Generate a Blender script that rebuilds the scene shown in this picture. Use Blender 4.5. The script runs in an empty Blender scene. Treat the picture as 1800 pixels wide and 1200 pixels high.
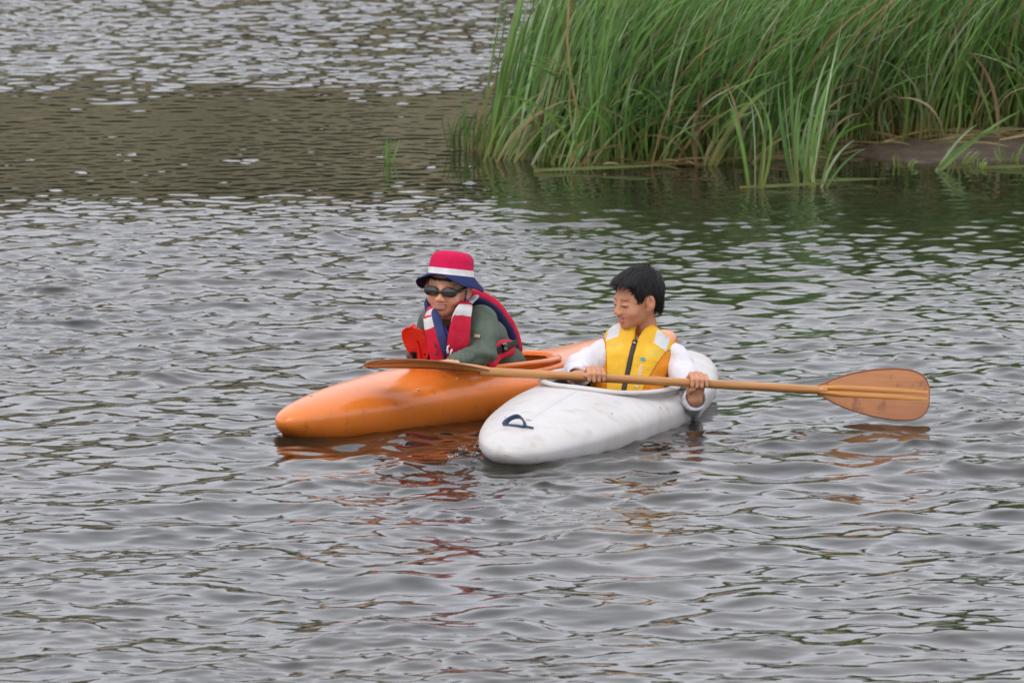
import bpy, bmesh, math, random
import numpy as np
from mathutils import Vector, Matrix
rng = np.random.default_rng(7); random.seed(7)
SC = bpy.context.scene; COL = SC.collection

# ------------------------------------------------------------------ camera, sky, sun, exposure
F_PX = 14700.0; PITCH = math.radians(6.3); CAM_H = 3.34
cam_d = bpy.data.cameras.new('camera'); cam = bpy.data.objects.new('camera', cam_d); COL.objects.link(cam)
cam.location = (0, 0, CAM_H); cam.rotation_euler = (math.radians(90) - PITCH, 0, 0)
cam_d.sensor_width = 36.0; cam_d.lens = 36.0 * F_PX / 1800.0
cam_d.clip_start = 0.5; cam_d.clip_end = 3000
cam_d.dof.use_dof = True; cam_d.dof.focus_distance = 28.0; cam_d.dof.aperture_fstop = 13.0
SC.camera = cam
world = bpy.data.worlds.new('World'); SC.world = world; world.use_nodes = True
wn = world.node_tree; wn.nodes.clear()
SUN_EL, SUN_AZ = math.radians(52), math.radians(215)          # azimuth from +Y clockwise: behind the camera, to the left
sky = wn.nodes.new('ShaderNodeTexSky'); sky.sky_type = 'NISHITA'; sky.sun_disc = False
sky.sun_elevation = SUN_EL; sky.sun_rotation = SUN_AZ; sky.dust_density = 4
wtc = wn.nodes.new('ShaderNodeTexCoord'); wmap = wn.nodes.new('ShaderNodeMapping'); wmap.inputs['Scale'].default_value = (1, 1, 3)
wnoi = wn.nodes.new('ShaderNodeTexNoise'); wnoi.inputs['Scale'].default_value = 2.6; wnoi.inputs['Detail'].default_value = 4
wramp = wn.nodes.new('ShaderNodeValToRGB')
wramp.color_ramp.elements[0].position = 0.3; wramp.color_ramp.elements[0].color = (10.3, 10.4, 11.2, 1)
wramp.color_ramp.elements[1].position = 0.7; wramp.color_ramp.elements[1].color = (12.3, 12.3, 13.2, 1)
wmix = wn.nodes.new('ShaderNodeMixRGB'); wmix.inputs['Fac'].default_value = 0.9
wbg = wn.nodes.new('ShaderNodeBackground'); wbg.inputs['Strength'].default_value = 0.1
wout = wn.nodes.new('ShaderNodeOutputWorld')
L = wn.links.new
L(wtc.outputs['Generated'], wmap.inputs['Vector']); L(wmap.outputs['Vector'], wnoi.inputs['Vector'])
L(wnoi.outputs['Fac'], wramp.inputs['Fac']); L(sky.outputs['Color'], wmix.inputs['Color1']); L(wramp.outputs['Color'], wmix.inputs['Color2'])
L(wmix.outputs['Color'], wbg.inputs['Color']); L(wbg.outputs['Background'], wout.inputs['Surface'])
sun_d = bpy.data.lights.new('sun', 'SUN'); sun_d.energy = 0.7; sun_d.angle = math.radians(20); sun_d.color = (1.0, 0.965, 0.92)
sun = bpy.data.objects.new('sun', sun_d); COL.objects.link(sun)
_sd = Vector((math.sin(SUN_AZ) * math.cos(SUN_EL), math.cos(SUN_AZ) * math.cos(SUN_EL), math.sin(SUN_EL)))
sun.rotation_euler = _sd.to_track_quat('Z', 'Y').to_euler(); sun.location = (-20, -20, 40)
vs = SC.view_settings; vs.view_transform = 'Standard'; vs.look = 'None'; vs.exposure = 0.2; vs.gamma = 1.0; vs.use_curve_mapping = False
SC.render.engine = 'CYCLES'
SC.cycles.use_denoising = True; SC.cycles.max_bounces = 8; SC.cycles.sample_clamp_indirect = 4

# ------------------------------------------------------------------ helpers
def at(u, v, Y):
    """a point Y metres out from the camera post, given where it was measured in the photograph"""
    a = (u - 900) / F_PX; b = (600 - v) / F_PX
    d = (a, math.cos(PITCH) + b * math.sin(PITCH), -math.sin(PITCH) + b * math.cos(PITCH))
    t = Y / d[1]
    return np.array((a * t, Y, CAM_H + d[2] * t))
def on_water(u, v):
    b = (600 - v) / F_PX
    t = CAM_H / (math.sin(PITCH) - b * math.cos(PITCH))
    return np.array(((u - 900) / F_PX * t, (math.cos(PITCH) + b * math.sin(PITCH)) * t, 0.0))
def V3(*a): return np.array(a, float)
def unit(v): v = np.asarray(v, float); return v / np.linalg.norm(v)
def frame(fwd, up):
    """columns right, forward, up"""
    f = unit(fwd); r = unit(np.cross(f, up)); u = np.cross(r, f)
    return np.stack([r, f, u], 1)
def frame_up(up, fwd):
    u = unit(up); r = unit(np.cross(fwd, u)); f = np.cross(u, r)
    return np.stack([r, f, u], 1)
ORG = {}
def thing(name, loc, label, cat, group=None, rot=None):
    o = bpy.data.objects.new(name, None); COL.objects.link(o); o.location = tuple(loc); o.empty_display_size = 0.1
    if rot is not None: o.rotation_mode = 'QUATERNION'; o.rotation_quaternion = Matrix([list(r) for r in rot]).to_quaternion()
    o['label'] = label; o['category'] = cat
    if group: o['group'] = group
    ORG[o.name] = np.array(loc, float) if rot is None else np.zeros(3)
    return o
def mesh(name, v, f, mat, parent=None, smooth=True, col=None, label=None, raw=False):
    v = np.asarray(v, float).reshape(-1, 3)
    org = np.zeros(3)
    if parent is not None:
        p = parent
        while p.parent: p = p.parent
        org = np.zeros(3) if raw else ORG[p.name]
    me = bpy.data.meshes.new(name)
    if isinstance(f, np.ndarray) and f.ndim == 2:
        n = f.shape[1]; me.vertices.add(len(v)); me.vertices.foreach_set('co', (v - org).astype(np.float32).ravel())
        me.loops.add(f.size); me.loops.foreach_set('vertex_index', f.astype(np.int32).ravel())
        me.polygons.add(len(f)); me.polygons.foreach_set('loop_start', np.arange(0, f.size, n, dtype=np.int32))
        me.update(calc_edges=True)
    else:
        me.from_pydata([tuple(q) for q in (v - org)], [], [tuple(int(i) for i in q) for q in f])
    me.validate(); me.update()
    if smooth: me.polygons.foreach_set('use_smooth', [True] * len(me.polygons))
    if col is not None:
        a = me.color_attributes.new('Col', 'FLOAT_COLOR', 'POINT')
        c = np.ones((len(v), 4), np.float32); c[:, :3] = col; a.data.foreach_set('color', c.ravel())
    for m in (mat if isinstance(mat, (list, tuple)) else [mat]): me.materials.append(m)
    o = bpy.data.objects.new(name, me); COL.objects.link(o)
    if parent is not None: o.parent = parent
    if label: o['label'] = label
    return o
def join(parts):
    vs_, fs_, n = [], [], 0
    for v, f in parts:
        v = np.asarray(v, float).reshape(-1, 3); vs_.append(v); fs_ += [tuple(int(i) + n for i in q) for q in f]; n += len(v)
    return np.concatenate(vs_), fs_
def catmull(P, n):
    P = np.asarray(P, float); Q = np.vstack([2 * P[0] - P[1], P, 2 * P[-1] - P[-2]])
    out = []
    m = len(P) - 1
    for t in np.linspace(0, m, n):
        i = min(int(t), m - 1); s = t - i; p0, p1, p2, p3 = Q[i], Q[i + 1], Q[i + 2], Q[i + 3]
        out.append(.5 * ((2 * p1) + (-p0 + p2) * s + (2 * p0 - 5 * p1 + 4 * p2 - p3) * s * s + (-p0 + 3 * p1 - 3 * p2 + p3) * s ** 3))
    return np.array(out)
def tube(path, r, seg=10, flat=1.0, up=(0, 0, 1), cap=True, closed=False):
    path = np.asarray(path, float); n = len(path); r = np.broadcast_to(np.asarray(r, float), (n,))
    if closed: T = np.roll(path, -1, 0) - np.roll(path, 1, 0)
    else: T = np.gradient(path, axis=0)
    T /= np.linalg.norm(T, axis=1)[:, None] + 1e-12
    up = np.broadcast_to(np.asarray(up, float), (n, 3))
    S = np.cross(T, up); S /= np.linalg.norm(S, axis=1)[:, None] + 1e-9
    U = np.cross(S, T); a = np.linspace(0, 2 * math.pi, seg, endpoint=False)
    v = path[:, None] + S[:, None] * (np.cos(a)[None, :, None] * r[:, None, None]) + U[:, None] * (np.sin(a)[None, :, None] * r[:, None, None] * flat)
    v = v.reshape(-1, 3); f = []
    for i in range(n if closed else n - 1):
        i2 = (i + 1) % n
        for j in range(seg):
            k = (j + 1) % seg; f.append((i * seg + j, i2 * seg + j, i2 * seg + k, i * seg + k))
    if cap and not closed:
        f.append(tuple(range(seg - 1, -1, -1))); f.append(tuple((n - 1) * seg + j for j in range(seg)))
    return v, f
def ball(c, r, nu=10, nv=7):
    r = np.broadcast_to(np.asarray(r, float), (3,)); v = [(0, 0, 1)]
    for i in range(1, nv):
        t = math.pi * i / nv
        for j in range(nu): v.append((math.sin(t) * math.cos(2 * math.pi * j / nu), math.sin(t) * math.sin(2 * math.pi * j / nu), math.cos(t)))
    v.append((0, 0, -1)); f = [(0, 1 + j, 1 + (j + 1) % nu) for j in range(nu)]
    for i in range(nv - 2):
        for j in range(nu):
            a = 1 + i * nu + j; b = 1 + i * nu + (j + 1) % nu; f.append((a, a + nu, b + nu, b))
    k = len(v) - 1; f += [(1 + (nv - 2) * nu + (j + 1) % nu, 1 + (nv - 2) * nu + j, k)[::1] for j in range(nu)]
    return np.array(v) * r + np.asarray(c), f
# value noise in numpy
def _h(i, j, k):
    n = (i * 374761393 + j * 668265263 + k * 2147483647) & 0xffffffff
    n = ((n ^ (n >> 13)) * 1274126177) & 0xffffffff
    return ((n ^ (n >> 16)) & 0xffff) / 32767.5 - 1
def noise3(p, s=1.0):
    p = np.asarray(p, float) * s; i = np.floor(p).astype(np.int64); f = p - i; f = f * f * (3 - 2 * f)
    r = 0
    for a in (0, 1):
        for b in (0, 1):
            for c in (0, 1):
                w = (f[..., 0] if a else 1 - f[..., 0]) * (f[..., 1] if b else 1 - f[..., 1]) * (f[..., 2] if c else 1 - f[..., 2])
                r = r + w * _h(i[..., 0] + a, i[..., 1] + b, i[..., 2] + c)
    return r
def sstep(a, b, x): t = np.clip((x - a) / (b - a), 0, 1); return t * t * (3 - 2 * t)

# ------------------------------------------------------------------ materials
def mat(name, color=(.5, .5, .5), rough=.5, spec=.5, attr=False, noise=None, bump=None, coat=0, sss=0, sss_r=(.4, .15, .08), metal=0, translucent=0, wear=None, coords='Object', sheen=0, alpha_scale=None):
    """noise=(scale, detail, dark, light): brightness mottling; bump=(scale, strength, dist); wear=(scale, lo, hi, colour)"""
    m = bpy.data.materials.new(name); m.use_nodes = True; nt = m.node_tree; N = nt.nodes; K = nt.links.new
    b = N['Principled BSDF']; out = N['Material Output']
    b.inputs['Roughness'].default_value = rough; b.inputs['Specular IOR Level'].default_value = spec; b.inputs['Metallic'].default_value = metal
    b.inputs['Coat Weight'].default_value = coat; b.inputs['Coat Roughness'].default_value = .12
    if sheen: b.inputs['Sheen Weight'].default_value = sheen
    if sss:
        b.inputs['Subsurface Weight'].default_value = sss; b.inputs['Subsurface Radius'].default_value = sss_r; b.inputs['Subsurface Scale'].default_value = .012
    tc = N.new('ShaderNodeTexCoord')
    if attr:
        a = N.new('ShaderNodeVertexColor'); a.layer_name = 'Col'; c = a.outputs['Color']
    else:
        a = N.new('ShaderNodeRGB'); a.outputs[0].default_value = (*color, 1); c = a.outputs[0]
    def nz(scale, detail, sc3=None):
        n = N.new('ShaderNodeTexNoise'); n.inputs['Scale'].default_value = scale; n.inputs['Detail'].default_value = detail
        if sc3:
            mp = N.new('ShaderNodeMapping'); mp.inputs['Scale'].default_value = sc3; K(tc.outputs[coords], mp.inputs['Vector']); K(mp.outputs['Vector'], n.inputs['Vector'])
        else: K(tc.outputs[coords], n.inputs['Vector'])
        return n.outputs['Fac']
    if noise:
        r = N.new('ShaderNodeMapRange'); r.inputs['From Min'].default_value = .3; r.inputs['From Max'].default_value = .7
        r.inputs['To Min'].default_value = noise[2]; r.inputs['To Max'].default_value = noise[3]
        K(nz(noise[0], noise[1], noise[4] if len(noise) > 4 else None), r.inputs['Value'])
        mx = N.new('ShaderNodeVectorMath'); mx.operation = 'SCALE'; K(c, mx.inputs[0]); K(r.outputs[0], mx.inputs['Scale']); c = mx.outputs[0]
    if wear:
        for w in (wear if isinstance(wear, list) else [wear]):
            r = N.new('ShaderNodeMapRange'); r.inputs['From Min'].default_value = w[1]; r.inputs['From Max'].default_value = w[2]
            K(nz(w[0], 6, w[4] if len(w) > 4 else None), r.inputs['Value'])
            mx = N.new('ShaderNodeMixRGB'); mx.inputs['Color2'].default_value = (*w[3], 1); K(r.outputs[0], mx.inputs['Fac']); K(c, mx.inputs['Color1']); c = mx.outputs[0]
    K(c, b.inputs['Base Color'])
    if bump:
        bp = N.new('ShaderNodeBump'); bp.inputs['Strength'].default_value = bump[1]; bp.inputs['Distance'].default_value = bump[2]
        K(nz(bump[0], 4, bump[3] if len(bump) > 3 else None), bp.inputs['Height']); K(bp.outputs[0], b.inputs['Normal'])
    if translucent:
        t = N.new('ShaderNodeBsdfTranslucent'); K(c, t.inputs['Color']); ms = N.new('ShaderNodeMixShader'); ms.inputs[0].default_value = translucent
        K(b.outputs[0], ms.inputs[1]); K(t.outputs[0], ms.inputs[2]); K(ms.outputs[0], out.inputs['Surface'])
    return m
M = {}
M['skin'] = mat('skin', attr=True, rough=.5, spec=.35, sss=.25, noise=(60, 3, .93, 1.06), bump=(300, .15, .001), wear=(24, .48, .9, (.50, .19, .10)))
M['hair'] = mat('hair', (.009, .008, .009), .5, .35, noise=(90, 2, .6, 1.5))
M['white_shirt'] = mat('white_shirt', (.74, .73, .77), .8, .2, bump=(55, .35, .006), noise=(20, 3, .95, 1.03))
M['green_shirt'] = mat('green_shirt', (.105, .135, .105), .85, .2, bump=(60, .4, .006), noise=(30, 4, .85, 1.12))
M['yellow_vest'] = mat('yellow_vest', attr=True, rough=.55, spec=.35, bump=(42, .45, .008), noise=(25, 4, .9, 1.06))
M['red_vest'] = mat('red_vest', attr=True, rough=.7, spec=.25, bump=(40, .35, .007), noise=(22, 4, .88, 1.08))
M['navy'] = mat('navy_fabric', (.030, .042, .13), .75, .25, bump=(60, .3, .005), noise=(30, 3, .8, 1.2))
M['black_web'] = mat('black_webbing', (.012, .012, .013), .65, .3, bump=(400, .3, .002))
M['blue_web'] = mat('blue_webbing', (.045, .075, .14), .5, .4, bump=(300, .3, .001))
M['grey_web'] = mat('grey_webbing', (.12, .12, .115), .7, .3)
M['white_band'] = mat('reflective_tape', (.62, .62, .64), .5, .4)
M['zip'] = mat('zip_tape', (.035, .028, .028), .5, .4, bump=(500, .5, .002))
M['metal'] = mat('steel_screw', (.5, .5, .5), .35, .5, metal=1)
M['black_gloss'] = mat('black_rubber', (.008, .008, .01), .22, .5)
M['lens'] = mat('dark_lens', (.014, .013, .018), .06, .7, coat=.5)
M['teal'] = mat('teal_print', (.10, .36, .40), .6)
M['pale_print'] = mat('pale_print', (.85, .70, .58), .6)
M['patch'] = mat('cloth_label', (.42, .33, .20), .8)
M['hat'] = mat('hat_cloth', attr=True, rough=.85, spec=.2, bump=(90, .3, .003), noise=(40, 3, .9, 1.08))
M['lip'] = mat('lip', (.50, .17, .15), .4, .4)
M['teeth'] = mat('teeth', (.58, .54, .48), .35)
M['lash'] = mat('lash', (.03, .015, .012), .7)
M['orange_hull'] = mat('orange_plastic', (.78, .205, .026), .31, .5, coat=.3, noise=(5, 6, .86, 1.08), bump=(9, .12, .012),
                       wear=[(28, .60, .86, (.40, .09, .015)), (9, .62, .95, (.80, .28, .09))])
M['white_hull'] = mat('white_plastic', (.62, .60, .585), .42, .5, coat=.05, noise=(6, 6, .93, 1.04), bump=(10, .12, .012),
                      wear=[(16, .54, .85, (.46, .40, .33)), (55, .66, .82, (.40, .36, .31)), (5, .55, .9, (.50, .47, .43)), (60, .70, .78, (.36, .33, .30), (1, 1, 9))])
M['hull_inside'] = mat('hull_inside', (.10, .05, .02), .7)
M['red_blade'] = mat('red_plastic', (.72, .022, .022), .3, .5, coat=.2, wear=(7, .45, .75, (.80, .13, .02)))
M['shaft_wood'] = mat('varnished_wood', (.50, .225, .065), .32, .5, coat=.3, noise=(4, 5, .8, 1.2, (1.2, 40, 40)), wear=(3, .55, .8, (.25, .09, .03), (2, 30, 30)))
M['blade_wood'] = mat('blade_wood', (.47, .185, .058), .38, .5, coat=.25, noise=(5, 6, .86, 1.14, (1.5, 30, 30)),
                      wear=[(14, .60, .72, (.22, .075, .035)), (6, .5, .8, (.40, .15, .06))])
M['dark_edge'] = mat('blade_edge', (.26, .10, .045), .45)
M['spine_wood'] = mat('spine_wood', (.60, .255, .055), .32, .5, coat=.3, noise=(4, 5, .8, 1.15, (1.5, 60, 60)))
M['mud'] = mat('wet_mud', (.075, .054, .040), .5, .4, noise=(9, 6, .6, 1.3), bump=(14, .6, .03), coords='Object')
M['reed'] = mat('reed_leaf', attr=True, rough=.42, spec=.5, translucent=.38, noise=(12, 2, .85, 1.15))
M['stone'] = mat('stone', (.19, .15, .13), .7, .3, noise=(40, 4, .7, 1.25), bump=(60, .4, .01))

# ------------------------------------------------------------------ kayak shapes (needed by the water too)
class Hull:
    def __init__(s, nose, stern, heel, W, ZT, ZB, ZC, ez_top=1.0, ey_top=.9):
        s.nose = np.array(nose, float); d = np.array(stern, float) - s.nose; s.L = np.linalg.norm(d); ax = d / s.L
        left = np.array((-ax[1], ax[0], 0)); left /= np.linalg.norm(left); up = np.cross(ax, left)
        c, n = math.cos(heel), math.sin(heel)
        s.R = np.stack([ax, c * left + n * up, -n * left + c * up], 1)
        s.W, s.ZT, s.ZB, s.ZC = W, ZT, ZB, ZC; s.ezt, s.eyt = ez_top, ey_top
        s.S = .5 * (1 - np.cos(np.linspace(0, math.pi, 400)))
        def sm(tab):
            q = np.interp(np.linspace(0, 1, 400), [math.acos(1 - 2 * a) / math.pi for a, b in tab], [b for a, b in tab]); k = np.hanning(41); k /= k.sum()
            return np.convolve(np.pad(q, 20, mode='reflect', reflect_type='odd'), k, 'valid')
        s.w = np.clip(sm(W), 0, None); s.w[0] = s.w[-1] = 0; s.zt = sm(ZT); s.zb = sm(ZB); s.zc = sm(ZC)
        s.zt[0] = s.zb[0] = s.zc[0]; s.zt[-1] = s.zb[-1] = s.zc[-1]
    def par(s, t): return [np.interp(t, s.S, q) for q in (s.w, s.zt, s.zb, s.zc)]
    def deck(s, x, y):
        w, zt, zb, zc = s.par(x / s.L); e = np.clip(np.abs(y) / np.maximum(w, 1e-4), 0, 1)
        c = e ** (1 / s.eyt); q = np.sqrt(np.clip(1 - c * c, 0, 1)) ** s.ezt
        return zc + (zt - zc) * q
    def world(s, p): return np.asarray(p, float) @ s.R.T + s.nose
    def local(s, p): return (np.asarray(p, float) - s.nose) @ s.R
    def waterhalf(s, t):
        w, zt, zb, zc = s.par(t); q = np.clip(zc / np.maximum(zc - zb, 1e-4), 0, 1); c = np.sqrt(1 - np.minimum(q ** (1 / .86), 1) ** 2)
        return w * c ** .86
    def build(s, inside, nu=150, nv=72):
        u = .5 * (1 - np.cos(np.linspace(0, math.pi, nu))); w, zt, zb, zc = s.par(u)
        a = np.linspace(0, 2 * math.pi, nv, endpoint=False); ca, sa = np.cos(a), np.sin(a); top = sa >= 0
        ey = np.where(top, s.eyt, .86); ez = np.where(top, s.ezt, .86)
        y = w[:, None] * (np.sign(ca) * np.abs(ca) ** ey)[None]; q = (np.abs(sa) ** ez)[None]
        z = np.where(top[None], zc[:, None] + (zt - zc)[:, None] * q, zc[:, None] - (zc - zb)[:, None] * q)
        x = np.repeat((u * s.L)[:, None], nv, 1)
        P = np.stack([x, y, z], 2).reshape(-1, 3); f = []
        ins = inside(P[:, 0], P[:, 1]) & (np.tile(sa, nu) > .02)
        for i in range(nu - 1):
            for j in range(nv):
                k = (j + 1) % nv; qd = (i * nv + j, i * nv + k, (i + 1) * nv + k, (i + 1) * nv + j)
                if ins[list(qd)].all(): continue
                f.append(qd)
        return s.world(P), f
WH = Hull(nose=(-0.020, 26.63, -.012), stern=(0.625, 28.84, 0.0), heel=math.radians(5),
          W=[(0, 0), (.012, .066), (.04, .115), (.1, .165), (.2, .212), (.35, .25), (.5, .262), (.65, .25), (.8, .205), (.9, .15), (.96, .10), (.988, .058), (1, 0)],
          ZT=[(0, .05), (.015, .082), (.06, .110), (.15, .135), (.3, .155), (.42, .16), (.55, .145), (.75, .14), (.92, .148), (.985, .125), (1, .08)],
          ZB=[(0, .05), (.015, .008), (.06, -.012), (.13, -.045), (.22, -.068), (.5, -.085), (.8, -.06), (.94, -.01), (.985, .03), (1, .08)],
          ZC=[(0, .045), (.2, .065), (.5, .07), (.8, .075), (1, .08)])
OH = Hull(nose=(-0.755, 27.32, -0.015), stern=(0.565, 29.10, 0.01), heel=math.radians(-2),
          W=[(0, 0), (.012, .05), (.04, .088), (.1, .135), (.22, .19), (.38, .235), (.5, .25), (.63, .235), (.78, .18), (.9, .115), (.96, .075), (.988, .045), (1, 0)],
          ZT=[(0, .07), (.015, .102), (.06, .128), (.16, .158), (.3, .18), (.4, .175), (.55, .15), (.72, .155), (.9, .170), (.985, .165), (1, .13)],
          ZB=[(0, .07), (.015, .03), (.06, -.015), (.2, -.06), (.5, -.085), (.8, -.06), (.94, 0), (.985, .08), (1, .13)],
          ZC=[(0, .07), (.2, .075), (.5, .08), (.8, .10), (1, .13)])

# ------------------------------------------------------------------ water
def grid_axis(lo, hi, step, out_lo, out_hi, grow=1.25):
    mid = [lo]
    while mid[-1] < hi: mid.append(mid[-1] + (step(mid[-1]) if callable(step) else step))
    s = mid[1] - mid[0]; a = []; x = lo
    while x > out_lo: s *= grow; x -= s; a.append(x)
    s = mid[-1] - mid[-2]; b = []; x = mid[-1]
    while x < out_hi: s *= grow; x += s; b.append(x)
    return np.array(a[::-1] + mid + b)
gx = grid_axis(-3.2, 3.2, .0160, -400, 400, 1.22); gy = grid_axis(21.3, 49.0, lambda y: .014 * (y / 25) ** 1.3, -300, 400, 1.22)
GX, GY = np.meshgrid(gx, gy, indexing='ij')
def calm_mask(X, Y):
    """1 where the wind ruffles the water, small where it lies sheltered"""
    wob = .5 * noise3(np.stack([X * .6, Y * .35, 0 * X], -1)) + .25 * noise3(np.stack([X * 2.1, Y * 1.2, 0 * X + 5], -1))
    wob = wob + .3 * noise3(np.stack([X * 7, Y * 2.2, 0 * X + 2], -1))
    near = 1 - sstep(34.2 + .6 * sstep(0, 1.2, X), 36.6 + .5 * sstep(0, 1.2, X), Y + wob)
    far = sstep(40.8, 43.0, Y + wob * 1.3)
    m = np.clip(near + far, 0, 1)
    m = m * (1 - .08 * sstep(.3, 1.2, X) * sstep(32.5, 35, Y) * (1 - far))
    gust = .82 + .28 * noise3(np.stack([X * .5, Y * .22, 0 * X + 9], -1))
    lane = noise3(np.stack([X * 11, Y * 3.5, 0 * X + 3], -1))
    return (.20 + .80 * m) * gust + (1 - m) * .5 * sstep(.86, .93, lane)
def wave_field(X, Y):
    Z = np.zeros_like(X); DX = np.zeros_like(X); DY = np.zeros_like(X); r = np.random.default_rng(11)
    msk = calm_mask(X, Y); msl = .12 + .88 * msk
    cat = np.clip(.85 + .75 * noise3(np.stack([X * 1.1, Y * .5, 0 * X + 31], -1)) + .35 * noise3(np.stack([X * 3.1, Y * 1.3, 0 * X + 37], -1)), .25, 1.7)
    big = .88 - .38 * sstep(28, 33, Y); fine = 1.15 + .18 * sstep(27, 33, Y)
    n = 140
    for i in range(n):
        lam = 1.1 * (0.050 / 1.1) ** ((i + r.random()) / n)
        th = math.radians(90 + 22) + r.normal(0, .85)                      # wind blowing across, a little towards the camera
        k = 2 * math.pi / lam
        slope = .0146 * (1.25 if .16 < lam < .5 else 1.0)
        A = slope / k; ph = r.random() * 6.283
        # wave groups: the phase wanders slowly
        w = .9 * np.sin(X * (.7 + r.random()) + r.random() * 6) + .9 * np.sin(Y * (.5 + .6 * r.random()) + r.random() * 6)
        arg = k * (math.cos(th) * X + math.sin(th) * Y) + ph + w
        m = (msk * msl * big if lam > .34 else msk * msl) if lam > .22 else msk * fine if lam > .13 else msk * cat * fine
        Z += A * m * np.sin(arg); q = A * m * np.cos(arg) * 1.35; DX += q * math.cos(th); DY += q * math.sin(th)
    return Z, DX, DY
inx = np.where((gx > -6) & (gx < 6))[0]; iny = np.where((gy > 18) & (gy < 56))[0]
Z = np.zeros_like(GX); sl = np.ix_(inx, iny)
zz, ddx, ddy = wave_field(GX[sl], GY[sl])
X2, Y2 = GX.copy(), GY.copy()
# little bow waves and the ring the white nose pushes out
def ring(c, lam, amp, r0, fall):
    r = np.hypot(GX[sl] - c[0], (GY[sl] - c[1]))
    return amp * np.sin((r - r0) * 2 * math.pi / lam) * np.exp(-((r - r0) / fall) ** 2) * (r > .02)
zz = zz + ring((.02, 26.88), .16, .007, .17, .16) + ring((-.70, 27.40), .17, .004, .2, .2) + ring((1.27, 27.86), .2, .004, .12, .2) + ring((.62, 27.72), .12, .003, .1, .12)
damp = np.ones_like(zz)
for H in (WH, OH):
    lp = (np.stack([GX[sl] - H.nose[0], GY[sl] - H.nose[1], 0 * zz], -1)) @ H.R
    t = lp[..., 0] / H.L; hw = H.waterhalf(np.clip(t, 0, 1)); e = np.abs(lp[..., 1])
    damp *= .55 + .45 * sstep(.02, .3, np.where((t > 0) & (t < 1), e - hw, .3))
    inside = (t > .035) & (t < .965) & (e < hw - .028)
    zz = np.where(inside, -.34, zz * np.where(inside, 1, 1))
    damp = np.where(inside, 1, damp)
zz = zz * damp
Z[sl] = zz; X2[sl] += ddx * damp; Y2[sl] += ddy * damp
nx, ny = GX.shape; ii, jj = np.meshgrid(np.arange(nx - 1), np.arange(ny - 1), indexing='ij'); b0 = (ii * ny + jj).ravel()
faces = np.stack([b0, b0 + ny, b0 + ny + 1, b0 + 1], 1)
def water_mat():
    m = bpy.data.materials.new('river_water'); m.use_nodes = True; nt = m.node_tree; N = nt.nodes; K = nt.links.new; b = N['Principled BSDF']
    b.inputs['Base Color'].default_value = (.050, .043, .027, 1); b.inputs['Roughness'].default_value = .015; b.inputs['IOR'].default_value = 1.333
    tc = N.new('ShaderNodeTexCoord'); n = N.new('ShaderNodeTexNoise'); n.inputs['Scale'].default_value = 13; n.inputs['Detail'].default_value = 5; n.inputs['Roughness'].default_value = .55
    K(tc.outputs['Object'], n.inputs['Vector'])
    at_ = N.new('ShaderNodeAttribute'); at_.attribute_name = 'rough'
    mu = N.new('ShaderNodeMath'); mu.operation = 'MULTIPLY'; mu.inputs[1].default_value = .07; K(at_.outputs['Fac'], mu.inputs[0])
    bp = N.new('ShaderNodeBump'); bp.inputs['Distance'].default_value = .02; K(mu.outputs[0], bp.inputs['Strength']); K(n.outputs['Fac'], bp.inputs['Height']); K(bp.outputs[0], b.inputs['Normal'])
    # silt drifting in the water
    n2 = N.new('ShaderNodeTexNoise'); n2.inputs['Scale'].default_value = .7; n2.inputs['Detail'].default_value = 5; K(tc.outputs['Object'], n2.inputs['Vector'])
    cr = N.new('ShaderNodeValToRGB'); cr.color_ramp.elements[0].position = .35; cr.color_ramp.elements[0].color = (.012, .013, .009, 1)
    cr.color_ramp.elements[1].position = .68; cr.color_ramp.elements[1].color = (.024, .021, .014, 1); K(n2.outputs['Fac'], cr.inputs['Fac']); K(cr.outputs['Color'], b.inputs['Base Color'])
    return m
M['water'] = water_mat()
water = mesh('water', np.stack([X2, Y2, Z], 2).reshape(-1, 3), faces, M['water'])
ra = water.data.attributes.new('rough', 'FLOAT', 'POINT'); rr = np.full(GX.shape, .7, np.float32); rr[sl] = calm_mask(GX[sl], GY[sl]); ra.data.foreach_set('value', rr.ravel().astype(np.float32))
water['kind'] = 'structure'; water['label'] = 'rippled grey green river water'

# ------------------------------------------------------------------ the far bank: out of the picture, mirrored in the water
def far_bank():
    xs = np.linspace(-260, 260, 261); prof = [(104, -1), (106, .6), (112, 3.6), (119, 8.0), (122, 8.6)]
    v, f = [], []
    for i, x in enumerate(xs):
        for j, (y, z) in enumerate(prof): v.append((x, y + 2.5 * math.sin(x * .05) + .6 * math.sin(x * .31), z * (1 + .06 * math.sin(x * .21 + j))))
    n = len(prof)
    for i in range(len(xs) - 1):
        for j in range(n - 1): f.append((i * n + j, (i + 1) * n + j, (i + 1) * n + j + 1, i * n + j + 1))
    g = mesh('riverbank', v, f, mat('bank_grass', (.178, .158, .098), .95, .1, noise=(.35, 6, .55, 1.4), bump=(3, 1, .3)))
    g['kind'] = 'structure'; g['label'] = 'dry grass slope of the far bank'
    parts = []; r = np.random.default_rng(3)
    for i in range(420):
        x = -250 + 500 * r.random(); y = 121 + 12 * r.random(); h = 3.6 + 2.2 * r.random() + (y - 121) * .16
        bv, bf = ball((0, 0, 0), 1, 9, 7); rad = np.array((2.6 + 1.6 * r.random(), 2.6 + 1.6 * r.random(), h * .55))
        bv = bv * (1 + .22 * noise3(bv * 2.3 + i * 7.1)[:, None]) * rad + (x, y, 7.2 + h * .45); parts.append((bv, bf))
    tv, tf = join(parts)
    t = mesh('far_wood', tv, tf, mat('far_foliage', (.030, .038, .015), .9, .1, noise=(.9, 6, .55, 1.35), bump=(1.5, 1, .5)))
    t['kind'] = 'stuff'; t['label'] = 'green wood along the far bank'; t['category'] = 'wood'
far_bank()

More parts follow.
